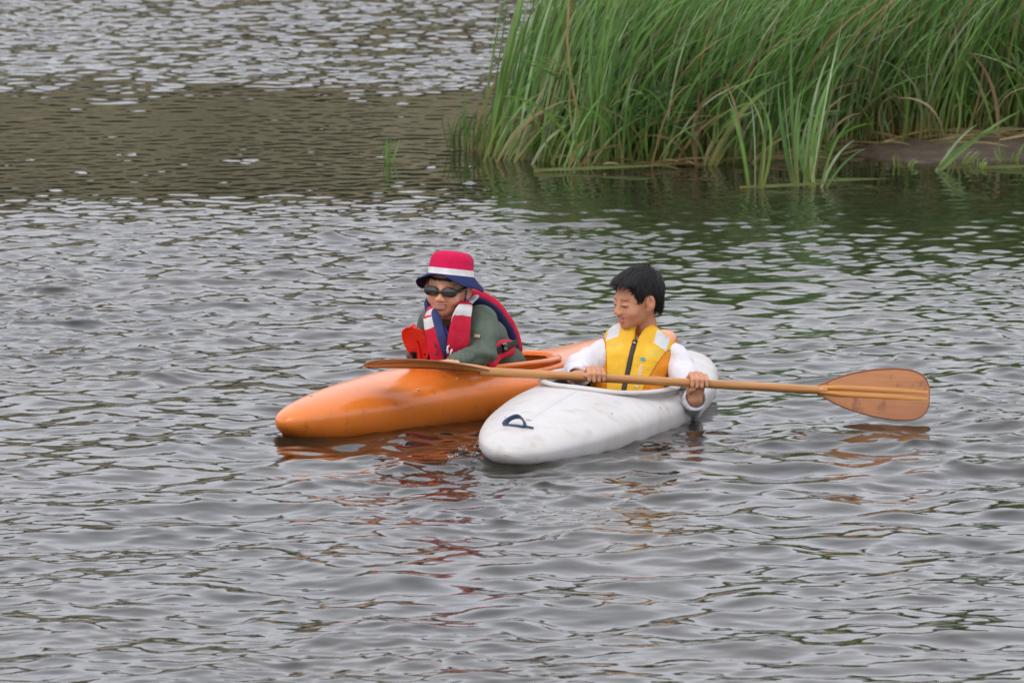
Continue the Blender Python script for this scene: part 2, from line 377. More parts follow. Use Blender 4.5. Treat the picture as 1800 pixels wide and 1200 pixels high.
# ------------------------------------------------------------------ mud bank and reeds
FRONT = [(880, 268), (960, 284), (1050, 292), (1200, 292), (1300, 285), (1400, 272), (1500, 262), (1600, 258), (1800, 250), (2100, 244)]
fr = np.array([on_water(u, v)[:2] for u, v in FRONT])
def bank_front(x): return np.interp(x, fr[:, 0], fr[:, 1])
def bank_z(x, y):
    d = y - (bank_front(x) - 1.15 * sstep(1.25, 1.9, x)); z = -.12 + .145 * sstep(-.35, .55, d) + .12 * sstep(.4, 3.0, d)
    left = sstep(-.25, .55, x); z = z - .30 * (1 - left)
    return z + .022 * noise3(np.stack([x * 3, y * 3, 0 * x], -1)) + .014 * noise3(np.stack([x * 11, y * 11, 0 * x], -1)) - .3 * sstep(46, 50, y)
bx = np.linspace(-.6, 9, 150); by = np.linspace(35.8, 50.5, 170); BX, BY = np.meshgrid(bx, by, indexing='ij'); BZ = bank_z(BX, BY) - .35 * sstep(8, 9, BX)
n2 = len(by); ii, jj = np.meshgrid(np.arange(len(bx) - 1), np.arange(n2 - 1), indexing='ij'); b0 = (ii * n2 + jj).ravel()
mb = mesh('mud_bank', np.stack([BX, BY, BZ], 2).reshape(-1, 3), np.stack([b0, b0 + n2, b0 + n2 + 1, b0 + 1], 1), M['mud']); mb['kind'] = 'structure'; mb['label'] = 'low bank of dark wet mud under the reeds'

GREENS = np.array([(.125, .29, .05), (.16, .33, .065), (.09, .23, .045), (.22, .37, .11), (.14, .29, .085), (.32, .44, .23)])
DRY = np.array([(.36, .25, .12), (.28, .17, .09), (.42, .33, .18)])
def blade_mesh(base, az, lean, length, width, bend, bend_az, seg=8, tip=None, droop=0, r=None, dry=0.0, yellow=.25, tint=None, twist=0.0):
    """one leaf as a curved strip: points follow a direction that bends over with height"""
    r = r or rng; d = V3(math.cos(az) * math.sin(lean), math.sin(az) * math.sin(lean), math.cos(lean)); bd = V3(math.cos(bend_az), math.sin(bend_az), 0)
    p = np.array(base, float); pts = [p]; st = length / seg
    for i in range(seg):
        t = (i + 1) / seg; d = unit(d + (bd * bend - V3(0, 0, droop) * t) * (t ** 1.3) * 1.6 / seg * 1.2); p = p + d * st; pts.append(p)
    pts = np.array(pts); T = np.gradient(pts, axis=0); T /= np.linalg.norm(T, axis=1)[:, None]
    a0 = r.random() * math.pi
    side = np.cross(T, V3(math.cos(a0), math.sin(a0), .15)); side /= np.linalg.norm(side, axis=1)[:, None] + 1e-9
    t = np.linspace(0, 1, seg + 1); w = width * np.clip(.75 + .9 * t - 1.0 * t ** 2, 0, 2) * (1 - t ** 5) * .5 + .0006
    v = np.stack([pts - side * w[:, None], pts + side * w[:, None]], 1).reshape(-1, 3)
    f = [(2 * i, 2 * i + 1, 2 * i + 3, 2 * i + 2) for i in range(seg)]
    g = (GREENS[r.integers(len(GREENS))] if tint is None else np.array(tint)) * (.8 + .45 * r.random()); dr = DRY[r.integers(3)] * (.7 + .5 * r.random())
    c = g[None] * (1 - dry) + dr[None] * dry
    by_ = np.exp(-t / yellow * 2)[:, None] * .85; c = c * (1 - by_) + np.array((.30, .24, .07)) * by_
    c = np.repeat(c, 2, 0)
    return v, f, c
def clump(base, n, h, spread, bend, r, dryp=.08, w=.016, lean0=.05, baz=0.0, wind=1.0, seg=8, yellow=.25, lean_az=None, tint=None):
    out = []
    for i in range(n):
        az = r.random() * 6.283; b = np.array(base) + V3(math.cos(az), math.sin(az), 0) * spread * math.sqrt(r.random())
        ln = h * (.55 + .5 * r.random()); dry = 1.0 if r.random() < dryp else .25 * r.random() ** 3
        la = az if lean_az is None else lean_az + r.normal(0, .5)
        out.append(blade_mesh(b, la, lean0 + abs(r.normal(0, .16)), ln, w * (.6 + .7 * r.random()), bend * (.3 + 1.3 * r.random()), baz + r.normal(0, .55), seg, r=r,
                              droop=.5 * r.random() ** 2 * (1.6 if dry > .9 else 1), dry=dry, yellow=yellow * (.5 + r.random()), tint=tint))
    return out
def merge(bl):
    nv = 0; V_, F_, C_ = [], [], []
    for v, f, c in bl: V_.append(v); F_.append(np.array(f) + nv); C_.append(c); nv += len(v)
    return np.concatenate(V_), np.concatenate(F_), np.concatenate(C_)
r = np.random.default_rng(21); bl = []
N_CL = 1500; cnt = 0
while cnt < N_CL:
    x = -.05 + 5.1 * r.random() ** 1.25; d = 5.5 * r.random() ** 1.6; y = bank_front(x) + .02 + d + .06 * r.normal()
    if x < .75 and d > .35 + 2.2 * max(0, x + .05): continue
    z = max(bank_z(np.array(x), np.array(y)), -.06); edge = math.exp(-d / .5)
    h = (1.22 - .12 * edge) * (.8 + .35 * r.random()); thin = .6 + .4 * min(1, (x + .2) / .7)
    bl += clump((x, y, z - .03), int((13 + 10 * r.random()) * thin), h,   .07, .55 + .6 * r.random(), r, dryp=.03 + .06 * edge, w=.0098, lean0=.07, baz=.1, seg=8, yellow=.30, lean_az=0.0 if x < .4 else None)
    cnt += 1
    if d < 1.0 and r.random() < .85:              # short bent leaves at the water's edge
        bl += clump((x + .1 * r.normal(), y - .04, z - .02), 6, .4 + .45 * r.random(), .09, 1.7, r, dryp=.25, w=.011, lean0=.25, baz=0.0 if x < .35 else r.random() * 6.28, lean_az=0.0 if x < .35 else None, seg=7, yellow=.5)
for i in range(170):                             # dead leaves lying on the mud and along the waterline
    x = .3 + 3.2 * r.random(); y = bank_front(x) + .05 - (.55 * r.random() ** 2 if x > 1.3 else .12 * r.random()); z = max(float(bank_z(np.array(x), np.array(y))), .0) + .008
    bl.append(blade_mesh((x, y, z), r.normal(0, .8) + (math.pi if r.random() < .4 else 0), 1.35 + .2 * r.random(), .12 + .25 * r.random(), .010, .1, 0, 5, r=r, droop=.3, dry=.75 + .25 * r.random(), yellow=.1))
v_, f_, c_ = merge(bl)
rb = mesh('reed_bed', v_, f_, M['reed'], col=c_); rb['kind'] = 'stuff'; rb['category'] = 'reeds'; rb['label'] = 'dense bed of tall green reeds on the mud bank'
def reed(name, label, blades, base, cat='reeds', group=None):
    v, f, c = merge(blades); o = bpy.data.objects.new(name, None); COL.objects.link(o); o.location = tuple(base); ORG[o.name] = np.array(base, float)
    o['label'] = label; o['category'] = cat
    if group: o['group'] = group
    k = len(blades)
    for i, (bv, bf, bc) in enumerate(blades): mesh('leaf', bv, np.array(bf), M['reed'], o, col=bc)
    return o
G_ = 'reed clumps standing out from the bed'
r = np.random.default_rng(5)
b = on_water(852, 272); reed('reed_clump', 'tall sheaf of reeds leaning right at the left edge of the bed', clump(b - V3(0, 0, .03), 11, 1.25, .035, .18, r, 0, .017, .10, 0, lean_az=0, yellow=.45), b, group=G_)
b = on_water(822, 264); reed('reed_clump', 'short bushy green tuft left of the tall leaning sheaf', clump(b - V3(0, 0, .02), 46, .24, .085, .7, r, .04, .008, .12, 0, seg=5, tint=(.11, .19, .04)) + clump(b, 3, .33, .05, .2, r, 0, .012, .03, seg=6), b, group=G_)
b = on_water(685, 287); reed('reed_clump', 'tiny green tuft alone in the calm open water', clump(b - V3(0, 0, .02), 8, .14, .02, .5, r, 0, .008, .08, 0, seg=5), b, group=G_)
b = on_water(1412, 328); reed('reed_clump', 'upright green clump standing in the water in front of the mud', clump(b - V3(0, 0, .03), 15, .78, .05, .35, r, .03, .018, .08, .2, yellow=.3), b, group=G_)
b = on_water(1326, 332); reed('reed_clump', 'slim clump with drooping leaves standing in the water, left of upright clump', clump(b - V3(0, 0, .03), 7, .62, .03, .9, r, .05, .016, .1, 2.6, yellow=.45), b, group=G_)
b = on_water(1436, 330); reed('reed_clump', 'low splayed leaves close beside the upright clump in water', clump(b - V3(0, 0, .03), 7, .42, .03, 1.0, r, .1, .015, .3, .3, yellow=.4), b, group=G_)
b = on_water(1638, 300); reed('reed_clump', 'few leaves arching over the water in front of the mud', clump(b - V3(0, 0, .03), 4, .5, .02, 1.3, r, 0, .014, .55, 0, lean_az=.1), b, group=G_)
b = on_water(925, 296); reed('reed_stalk', 'pale dry stalk bent sharply over the water at the left front', [blade_mesh(on_water(975, 272) - V3(0, 0, .02), 2.6, .35, .22, .013, .1, 3.0, r=r, dry=1), blade_mesh(on_water(974, 288) + V3(0, 0, .03), 0, 1.45, .38, .012, 0, 0, r=r, dry=1, droop=.3)], b)
b = on_water(1000, 292); reed('reed_clump', 'thick pale leaning stems at the front left corner of the bed', clump(b - V3(0, 0, .03), 9, .62, .05, .5, r, .1, .024, .55, .1, lean_az=.2, yellow=.7), b, group=G_)
b = on_water(1230, 292); reed('reed_clump', 'clump with yellow arched leaves at the front middle of the bed', clump(b - V3(0, 0, .03), 10, .55, .06, 1.4, r, .4, .018, .3, 0, yellow=.9), b, group=G_)
b = V3(*on_water(1752, 262)); reed('reed_stalk', 'brown dead stalk curving up from the mud at the right', [blade_mesh(b - V3(0, 0, .05), .3, .08, .56, .016, -1.1, 0, r=r, dry=1, seg=10, tint=(.2, .13, .08))], b)
for u, v, h_, lab in [(1690, 288, .10, 'small light green sprout on the mud, left of the dead stalk'), (1775, 284, .12, 'small light green sprout on the mud at the right edge'), (1585, 292, .08, 'tiny green sprout at the water edge of the mud'), (1725, 296, .07, 'low sprout at the foot of the mud below the dead stalk')]:
    b = on_water(u, v); b[2] = max(0, float(bank_z(np.array(b[0]), np.array(b[1])))); reed('sprout', lab, clump(b - V3(0, 0, .01), 9, h_, .05, .8, r, 0, .010, .3, 0, seg=4, tint=(.2, .3, .07)), b, 'plant')
for k, (u, v, ln, az, lab) in enumerate([(1060, 303, .62, .0, 'long green leaf floating flat in front of the bed'), (1385, 333, .42, .1, 'pale bent leaf floating beside the upright clump'), (1500, 322, .34, -.05, 'short green leaf floating on the water in front of the mud'), (1790, 298, .30, 0, 'yellow green weed floating at the right edge')]):
    b = on_water(u, v) + V3(-ln / 2, 0, .008); reed('floating_leaf', lab, [blade_mesh(b + V3(0, .03 * q, 0), az, 1.53, ln * (1 - .2 * q), .013, 0, 0, r=r, tint=(.2, .25, .09), yellow=.1) for q in range(3 if k == 3 else 2)], b, 'leaf')
for k, (u, v, s, lab) in enumerate([(1272, 187, .055, 'pale stone half hidden among the reeds'), (1345, 268, .08, 'grey stone at the foot of the reeds beside the clumps'), (1250, 274, .06, 'dark wet stone at the waterline under the reeds')]):
    p = at(u, v, 37.9 if k else 38.4); p[2] = bank_z(np.array(p[0]), np.array(p[1])) + s * .35
    sv, sf = ball((0, 0, 0), 1, 14, 9); sv = sv * (1 + .25 * noise3(sv * 1.7 + k * 9)[:, None]) * (s * 1.4, s, s * .7) + p
    o = mesh('stone', sv, sf, M['stone']); o['label'] = lab; o['category'] = 'stone'

# ------------------------------------------------------------------ kayaks
def coaming(H, cx, a, b, z0, z1, flange=.019, n=72, pw=2.4):
    """raised cockpit rim: a wall up from the deck and a lip turned outwards"""
    th = np.linspace(0, 2 * math.pi, n, endpoint=False); c, s_ = np.cos(th), np.sin(th)
    ex = np.sign(c) * np.abs(c) ** (2 / pw); ey = np.sign(s_) * np.abs(s_) ** (2 / pw)
    x = cx + a * ex; y = b * ey; zp = np.interp(x, [cx - a, cx + a], [z0, z1]); dz = H.deck(x, y)
    zp = np.maximum(zp, dz + .006)
    nx_ = c / a; ny_ = s_ / b; l = np.hypot(nx_, ny_); nx_, ny_ = nx_ / l, ny_ / l
    prof = []
    for off, zk in [(-.004, dz - .03), (-.006, zp), (0, zp + .006), (flange * .6, zp + .007), (flange, zp + .001), (flange, zp - .006), (flange * .5, zp - .006), (.004, zp - .010), (.003, dz - .03)]:
        prof.append(np.stack([x + nx_ * off, y + ny_ * off, np.broadcast_to(zk, x.shape)], 1))
    m = len(prof); P = np.stack(prof, 1).reshape(-1, 3); f = []
    for i in range(n):
        i2 = (i + 1) % n
        for j in range(m): f.append((i * m + j, i2 * m + j, i2 * m + (j + 1) % m, i * m + (j + 1) % m))
    return H.world(P), f
def screw(H, x, y, parent, r=.006, up=.001, matl='metal'):
    z = H.deck(np.array(x), np.array(y)); v, f = ball((0, 0, 0), (r, r, r * .6), 10, 6)
    return mesh('screw', H.world(v + (x, y, float(z) + up)), f, M[matl], parent)
def kayak(H, label, matl, cx, a, b, z0, z1):
    root = thing('kayak', H.world((H.L / 2, 0, -.085)), label, 'kayak')
    ins = lambda x, y: (np.abs((x - cx) / (a * .985)) ** 2.4 + np.abs(y / (b * .97)) ** 2.4) < 1
    v, f = H.build(ins); hull = mesh('hull', v, f, M[matl], root)
    v, f = coaming(H, cx, a, b, z0, z1); mesh('cockpit_rim', v, f, M[matl], root)
    # seat pan and back band inside
    sx = np.linspace(-.14, .16, 12); sy = np.linspace(-.15, .15, 12); SX, SY = np.meshgrid(sx, sy, indexing='ij')
    SZ = -.055 + 1.6 * SY ** 2 + 1.3 * np.clip(SX, 0, 1) ** 2
    P = np.stack([SX + cx + .12, SY, SZ], 2).reshape(-1, 3); fs = [(i * 12 + j, (i + 1) * 12 + j, (i + 1) * 12 + j + 1, i * 12 + j + 1) for i in range(11) for j in range(11)]
    mesh('seat', H.world(P), fs, M['black_web'], root)
    return root, hull
WK, whull = kayak(WH, 'white plastic kayak with navy grab loop, nose towards the viewer', 'white_hull', 1.22, .36, .205, .160, .132)
OK_, ohull = kayak(OH, 'orange plastic kayak lying slantwise behind the white one', 'orange_hull', 1.10, .32, .185, .172, .150)

u = np.linspace(.0, 1, 40); xx = 1.0 + .64 * u; yy = -.20 + .07 * u ** 2; v, f = tube(OH.world(np.stack([xx, yy, OH.deck(xx, yy) + .002], 1)), .012 * np.sin(np.pi * np.clip(u * .96 + .03, 0, 1)) ** .35, 10, .8); mesh('side_ridge', v, f, M['orange_hull'], ohull)
# raised ridge down the white foredeck
u = np.linspace(.26, .80, 30); v, f = tube(WH.world(np.stack([u, 0 * u + .01, WH.deck(u, 0 * u) - .0125], 1)), .016, 12); mesh('deck_ridge', v, f, M['white_hull'], whull)
# navy webbing grab loop on the nose
def loop_handle(H, x, y0, y1, h, matl, parent):
    t = np.linspace(0, 1, 22); xs = x + .012 * np.sin(t * math.pi); ys = y0 + (y1 - y0) * t; zs = H.deck(xs, ys) + .003 + h * np.sin(t * math.pi) ** .5
    p = np.stack([xs + .018 * np.sin(t * math.pi) + .02 * t, ys, zs], 1); v, f = tube(H.world(p), .0105, 10, .34, up=H.R[:, 0] * .8 + H.R[:, 2] * .6)
    o = mesh('grab_handle', v, f, M[matl], parent)
    p2 = np.stack([.02 * t + x, ys, H.deck(0 * t + x, ys) + .004], 1); v, f = tube(H.world(p2), .0105, 10, .30, up=H.R[:, 2]); mesh('handle_base', v, f, M[matl], o)
    p3 = np.array([[x, y0, float(H.deck(np.array(x), np.array(y0))) + .006], [x + .005, y0 - .028, float(H.deck(np.array(x), np.array(y0 - .028))) + .004]]); v, f = tube(H.world(p3), .008, 8, .4, up=H.R[:, 2]); mesh('handle_tail', v, f, M[matl], o)
loop_handle(WH, .170, -.004, .070, .024, 'blue_web', WK)
for x, y in [(.62, -.17), (1.0, -.232), (.30, .10), (1.72, -.15)]: screw(WH, x, y, WK, .004)
for x, y in [(.20, .03), (.53, -.165), (.74, -.170)]: screw(OH, x, y, OK_, .0055)
# grey strap hanging from the white rim on the near side
p = [WH.world((1.30, -.19, .150)), WH.world((1.33, -.228, .150)), WH.world((1.36, -.258, .11)), WH.world((1.37, -.264, .05)), WH.world((1.37, -.245, .0))]
v, f = tube(catmull(p, 20), .011, 8, .25, up=WH.R[:, 1]); mesh('strap', v, f, M['grey_web'], WK, label='grey webbing strap hanging over the side')
v, f = ball(WH.world((1.30, -.222, .142)), (.02, .02, .014), 12, 8); mesh('strap_anchor', v, f, M['grey_web'], WK)

# ------------------------------------------------------------------ paddles
def paddle(name, label, A, B, wood, prof, hwA, hwB, camA, camB, spanA, spanB, shaft_r=.0145):
    """A, B: the two tips. Built lengthwise along local x inside a turned Empty. hwX: world direction of the blade's width"""
    A, B = np.array(A, float), np.array(B, float); Ln = np.linalg.norm(B - A); ax = (B - A) / Ln
    zl = unit(V3(0, 0, 1) - ax * ax[2]); yl = np.cross(zl, ax); R = np.stack([ax, yl, zl], 1); mid = (A + B) / 2
    root = thing(name, mid, label, 'paddle', rot=R)
    lx = np.linspace(-Ln / 2 + spanA - .03, Ln / 2 - spanB + .03, 24)
    v, f = tube(np.stack([lx, 0 * lx, 0 * lx], 1), shaft_r, 16); mesh('shaft', v, f, M[wood[0]], root, raw=True)
    for sgn, span, hw, camber in ((-1, spanA, hwA, camA), (1, spanB, hwB, camB)):
        if hw is None: continue
        w = R.T @ unit(hw); w = unit(w - V3(w[0], 0, 0)); nrm = np.cross(V3(sgn, 0, 0), w)
        nt, ns = 36, 15; t = np.linspace(0, 1, nt); half = np.interp(t, [q[0] for q in prof], [q[1] for q in prof]); k = np.hanning(5); k /= k.sum()
        half[2:-2] = np.convolve(half, k, 'same')[2:-2]
        s_ = np.linspace(-1, 1, ns); rows = []
        for side in (1, -1):
            for i in range(nt):
                x = sgn * (Ln / 2 - span + t[i] * span); cb = camber * (math.sin(math.pi * (t[i] * .93 + .03)) if abs(camber) > .012 else t[i] * (1 - t[i]) * 4)
                for q in s_:
                    th = .0034 * (1 - .75 * abs(q) ** 3); spoon = -abs(camber) * .35 * (q * q) * np.sign(camber)
                    rows.append(V3(x, 0, 0) + w * half[i] * q + nrm * (cb + spoon * math.sin(math.pi * t[i]) + side * th))
        P = np.array(rows); n0 = nt * ns; f = []
        for i in range(nt - 1):
            for j in range(ns - 1):
                a = i * ns + j; f.append((a, a + ns, a + ns + 1, a + 1)); a += n0; f.append((a, a + 1, a + ns + 1, a + ns))
        bl_ = mesh('blade', P, f, M[wood[1]], root, raw=True)
        # dark rim closing the edge
        loop = [i * ns for i in range(nt)] + [(nt - 1) * ns + j for j in range(1, ns)] + [i * ns + ns - 1 for i in range(nt - 2, -1, -1)]
        pe = (P[loop] + P[[q + n0 for q in loop]]) / 2; v, f = tube(pe, .0032, 8, up=nrm); mesh('blade_edge', v, f, M[wood[2]], bl_, raw=True)
        # spine: two strips of a paler wood standing proud, tapering towards the tip
        x = sgn * (Ln / 2 - span + t * span * .985); cb = np.array([camber * (math.sin(math.pi * (q * .93 + .03)) if abs(camber) > .012 else q * (1 - q) * 4) for q in t])
        for off in (-.5, .5):
            sp = np.stack([x, 0 * x, 0 * x], 1) + nrm[None] * cb[:, None] + w[None] * (off * np.interp(t, [0, .2, 1], [.014, .021, .022]))[:, None]
            v, f = tube(sp, np.interp(t, [0, .2, 1], [.0078, .0108, .0108]), 10, 1.0, up=nrm)
            ctr = np.repeat(sp, 10, 0); dv = v - ctr; dn = dv @ nrm; v = v - nrm[None] * (dn * (1 - np.repeat(np.interp(t, [0, .25, 1], [1.6, .70, .42]), 10)))[:, None]
            mesh('spine', v, f, M[wood[3]], bl_, raw=True)
    return root
PROF = [(0, .014), (.06, .024), (.15, .042), (.3, .062), (.5, .079), (.68, .086), (.82, .085), (.9, .078), (.96, .063), (.99, .045), (1, .03)]
PA, PB = at(643, 641, 27.46), at(1633, 696, 27.86)
vd = unit(V3(0, math.cos(math.radians(6.8)), -math.sin(math.radians(6.8)))); vu = unit(np.cross(V3(1, 0, 0), vd))
ang = math.radians(8.5)
paddle('wooden_paddle', 'long varnished wooden double paddle held across the white kayak', PA, PB, ('shaft_wood', 'blade_wood', 'dark_edge', 'spine_wood'), PROF,
       -vd * math.cos(ang) + vu * math.sin(ang), vu + .12 * vd, .02, .006, .415, .385)

# ------------------------------------------------------------------ signed-distance modelling for bodies and clothes
class Field:
    def __init__(s, lo, hi, h):
        s.h = h; s.lo = np.array(lo, float); s.n = np.ceil((np.array(hi) - s.lo) / h).astype(int) + 1
        s.ax = [s.lo[i] + h * np.arange(s.n[i]) for i in range(3)]; s.d = np.full(tuple(s.n), .5, np.float32)
    def _blk(s, lo, hi):
        i0 = np.clip(np.floor((np.array(lo) - s.lo) / s.h).astype(int), 0, s.n - 1); i1 = np.clip(np.ceil((np.array(hi) - s.lo) / s.h).astype(int) + 1, 1, s.n)
        i1 = np.maximum(i1, i0 + 1)
        sl_ = tuple(slice(a, b) for a, b in zip(i0, i1)); P = np.stack(np.meshgrid(*[s.ax[k][sl_[k]] for k in range(3)], indexing='ij'), -1)
        return sl_, P
    def op(s, fn, lo, hi, k, mode='add'):
        sl_, P = s._blk(np.array(lo) - k - .012, np.array(hi) + k + .012); b = fn(P); a = s.d[sl_]
        if mode == 'sub': a, b = -a, b
        hh = np.clip(k - np.abs(a - b), 0, None) / max(k, 1e-6) if k > 0 else 0
        r_ = np.minimum(a, b) - hh * hh * k * .25
        s.d[sl_] = (-r_ if mode == 'sub' else r_).astype(np.float32)
    def cone(s, a, b, ra, rb, k=.01, mode='add', M3=None, c=None):
        if M3 is not None: a, b = M3 @ np.array(a, float) + c, M3 @ np.array(b, float) + c
        a, b = np.array(a, float), np.array(b, float); ba = b - a; l2 = max(ba @ ba, 1e-9)
        def fn(P):
            pa = P - a; t = np.clip((pa @ ba) / l2, 0, 1); return np.linalg.norm(pa - t[..., None] * ba, axis=-1) - (ra + (rb - ra) * t)
        m = max(ra, rb); s.op(fn, np.minimum(a, b) - m, np.maximum(a, b) + m, k, mode)
    def chain(s, pts, rad, k=.01, **kw):
        for i in range(len(pts) - 1): s.cone(pts[i], pts[i + 1], rad[i], rad[i + 1], k, **kw)
    def ell(s, ctr, rad, k=.01, mode='add', M3=None, c=None, E=None):
        M3 = np.eye(3) if M3 is None else M3; c = np.zeros(3) if c is None else c
        Q = M3 if E is None else M3 @ E; o = M3 @ np.array(ctr, float) + c; rad = np.array(rad, float)
        def fn(P):
            q = (P - o) @ Q; k0 = np.linalg.norm(q / rad, axis=-1); k1 = np.linalg.norm(q / rad ** 2, axis=-1) + 1e-9; return k0 * (k0 - 1) / k1
        m = np.abs(Q) @ rad; s.op(fn, o - m, o + m, k, mode)
    def fun(s, fn, ctr, rad, k=.01, mode='add', M3=None, c=None):
        """fn takes local points"""
        M3 = np.eye(3) if M3 is None else M3; c = np.zeros(3) if c is None else c; o = M3 @ np.array(ctr, float) + c; m = np.abs(M3) @ np.array(rad, float)
        s.op(lambda P: fn((P - c) @ M3), o - m, o + m, k, mode)
    def mesh(s):
        d = s.d; I = d < 0; a = np.zeros(tuple(s.n - 1), np.uint8)
        for i in (0, 1):
            for j in (0, 1):
                for k in (0, 1): a += I[i:i + s.n[0] - 1, j:j + s.n[1] - 1, k:k + s.n[2] - 1]
        cells = np.argwhere((a > 0) & (a < 8)); idx = np.full(a.shape, -1, np.int32); idx[tuple(cells.T)] = np.arange(len(cells))
        cor = np.array([(i, j, k) for i in (0, 1) for j in (0, 1) for k in (0, 1)]); val = np.stack([d[tuple((cells + q).T)] for q in cor], 1)
        acc = np.zeros((len(cells), 3)); cn = np.zeros(len(cells))
        for p in range(8):
            for q in range(p + 1, 8):
                if np.abs(cor[p] - cor[q]).sum() != 1: continue
                m = (val[:, p] < 0) != (val[:, q] < 0); t = val[:, p] / np.where(m, val[:, p] - val[:, q], 1)
                acc += np.where(m[:, None], cor[p] + t[:, None] * (cor[q] - cor[p]), 0); cn += m
        v = s.lo + (cells + acc / np.maximum(cn, 1)[:, None]) * s.h; F_ = []
        for ax in range(3):
            b, c = (ax + 1) % 3, (ax + 2) % 3; s0 = [slice(None)] * 3; s1 = [slice(None)] * 3; s0[ax] = slice(0, -1); s1[ax] = slice(1, None)
            ch = np.argwhere(I[tuple(s0)] != I[tuple(s1)]); ch = ch[(ch[:, b] > 0) & (ch[:, c] > 0) & (ch[:, b] < s.n[b] - 1) & (ch[:, c] < s.n[c] - 1)]
            eb = np.zeros(3, int); eb[b] = 1; ec = np.zeros(3, int); ec[c] = 1
            q = np.stack([idx[tuple((ch - eb - ec).T)], idx[tuple((ch - ec).T)], idx[tuple(ch.T)], idx[tuple((ch - eb).T)]], 1)
            flip = ~I[tuple(ch.T)]; q[flip] = q[flip][:, ::-1]; F_.append(q)
        return v, np.concatenate(F_)
def loc(P, M3, c): return (np.asarray(P) - c) @ M3

def add_head(f, R, c, s=1.0, ears=True, smile=1.0):
    kw = dict(M3=R * s, c=c)
    def E_(ctr, rad, k=.01, mode='add', E=None): f.ell(np.array(ctr) * s, np.array(rad) * s, k * s, mode, M3=R, c=c, E=E)
    def C_(a, b, ra, rb, k=.01, mode='add'): f.cone(np.array(a) * s, np.array(b) * s, ra * s, rb * s, k * s, mode, M3=R, c=c)
    E_((0, -.011, .034), (.070, .081, .075), .01)
    E_((0, .022, -.014), (.0565, .062, .066), .028)                 # face
    E_((0, .038, -.060), (.029, .038, .026), .024)                 # jaw
    E_((0, .064, -.080), (.014, .013, .011), .018)                # chin
    for q in (-1, 1):
        E_((q * .033, .053, -.031), (.023, .023, .021), .02)      # cheek
        E_((q * .024, .074, .020), (.018, .008, .005), .014)      # brow
        E_((q * .030, .094, .000), (.017, .013, .009), .014, 'sub')  # socket
        E_((q * .029, .0715, -.001), (.0140, .0100, .0085), .007) # closed lid
        E_((q * .0105, .0895, -.0300), (.0088, .0085, .0072), .006)
        C_((q * .041, .0, -.032), (q * .015, .054, -.066), .016, .013, .018)
        if ears:
            a = math.radians(10) * q; Eo = np.array([[math.cos(a), -math.sin(a), 0], [math.sin(a), math.cos(a), 0], [0, 0, 1]])
            E_((q * .0745, -.002, -.002), (.0080, .0170, .029), .006, E=Eo); E_((q * .0845, .002, .002), (.0090, .0095, .0170), .0025, 'sub', E=Eo)
            E_((q * .070, .006, -.026), (.006, .008, .009), .006)
    C_((0, .078, .004), (0, .0935, -.024), .0060, .0088, .012)    # nose
    E_((0, .084, -.0455), (.020, .0075, .0048), .006); E_((0, .082, -.0590), (.017, .0085, .0058), .006)
    E_((0, .0915, -.0525), (.0170 * smile, .0085, .0040), .003, 'sub')
    for q in (-1, 1): E_((q * .0165, .0850, -.0490), (.0085, .0075, .0028), .003, 'sub')
    C_((0, -.022, -.05), (0, -.024, -.10), .034, .033, .012)       # neck
SKIN = np.array((.60, .292, .165))
def skin_cols(v, R, c, s=1.0, tone=SKIN):
    p = loc(v, R, c) / s; col = np.tile(tone, (len(v), 1))
    def blend(m, rgb): nonlocal col; col = col * (1 - m[:, None]) + np.array(rgb) * m[:, None]
    ck = np.exp(-(((np.abs(p[:, 0]) - .037) / .022) ** 2 + ((p[:, 2] + .036) / .02) ** 2)) * (p[:, 1] > .03); blend(.22 * ck, (.66, .24, .16))
    lips = np.exp(-((p[:, 0] / .021) ** 4 + ((p[:, 2] + .0535) / .0095) ** 4)) * (p[:, 1] > .06); blend(.9 * lips, (.52, .14, .13))
    ear = (np.abs(p[:, 0]) > .072) & (np.abs(p[:, 2]) < .05); blend(.3 * ear, (.62, .25, .17))
    br = np.exp(-(((np.abs(p[:, 0]) - .028) / .016) ** 4 + ((p[:, 2] - .0215 - .25 * (.028 - np.abs(p[:, 0])) * 0) / .0042) ** 4)) * (p[:, 1] > .05); blend(.50 * br, (.12, .055, .03))
    return col
def snap(P, v, off=.0008, ctr=None):
    P = np.atleast_2d(P); out = []
    for p in P:
        q = v[np.argmin(((v - p) ** 2).sum(1))]; n = unit(p - ctr) if ctr is not None else 0; out.append(q + n * off)
    out = np.array(out)
    if len(out) > 4:
        for _ in range(2): out[1:-1] = (out[:-2] + 2 * out[1:-1] + out[2:]) / 4
    return out
def hand(f, grip, ax, n, u, wrist, thumb, spread=.0165, rs=.0155, fl=1.0, order=1, thumb_under=True):
    """four fingers over a shaft of radius rs. ax: along it towards the little finger; n: away from the palm; u: over the top"""
    ax, n, u = unit(ax), unit(n), unit(u); g = np.array(grip, float); o = rs + .0065
    K = []
    for i, (ln, rr_) in enumerate(((.92, .0078), (1.0, .0080), (.96, .0077), (.80, .0069))):
        b = g + ax * ((i - 1.5) * spread); lag = (0, .003, .002, -.003)[i]
        k0 = b + n * (-o - .010) + u * (.010 + lag); k1 = b + n * (-.008) + u * (o + .006 + lag); k2 = b + n * (o - .001) + u * (.012) + ax * .001; k3 = b + n * (o + .001) + u * (.012 - .022 * ln)
        f.chain([k0, k1, k2, k3], [rr_ * 1.12, rr_ * 1.08, rr_, rr_ * .86], .0035); K.append(k0)
    w = np.array(wrist, float); pc = (K[1] + K[2]) / 2
    for k0 in K: f.cone(k0, w + (k0 - pc) * .45, .0098, .014, .012)
    tb = w + (K[0] - pc) * .8 + (pc - w) * .35; tip = np.array(thumb, float); mid_ = (tb + tip) / 2 - ax * .006 - n * .004
    f.chain([tb, mid_, tip], [.012, .0095, .0082], .006)
    return w
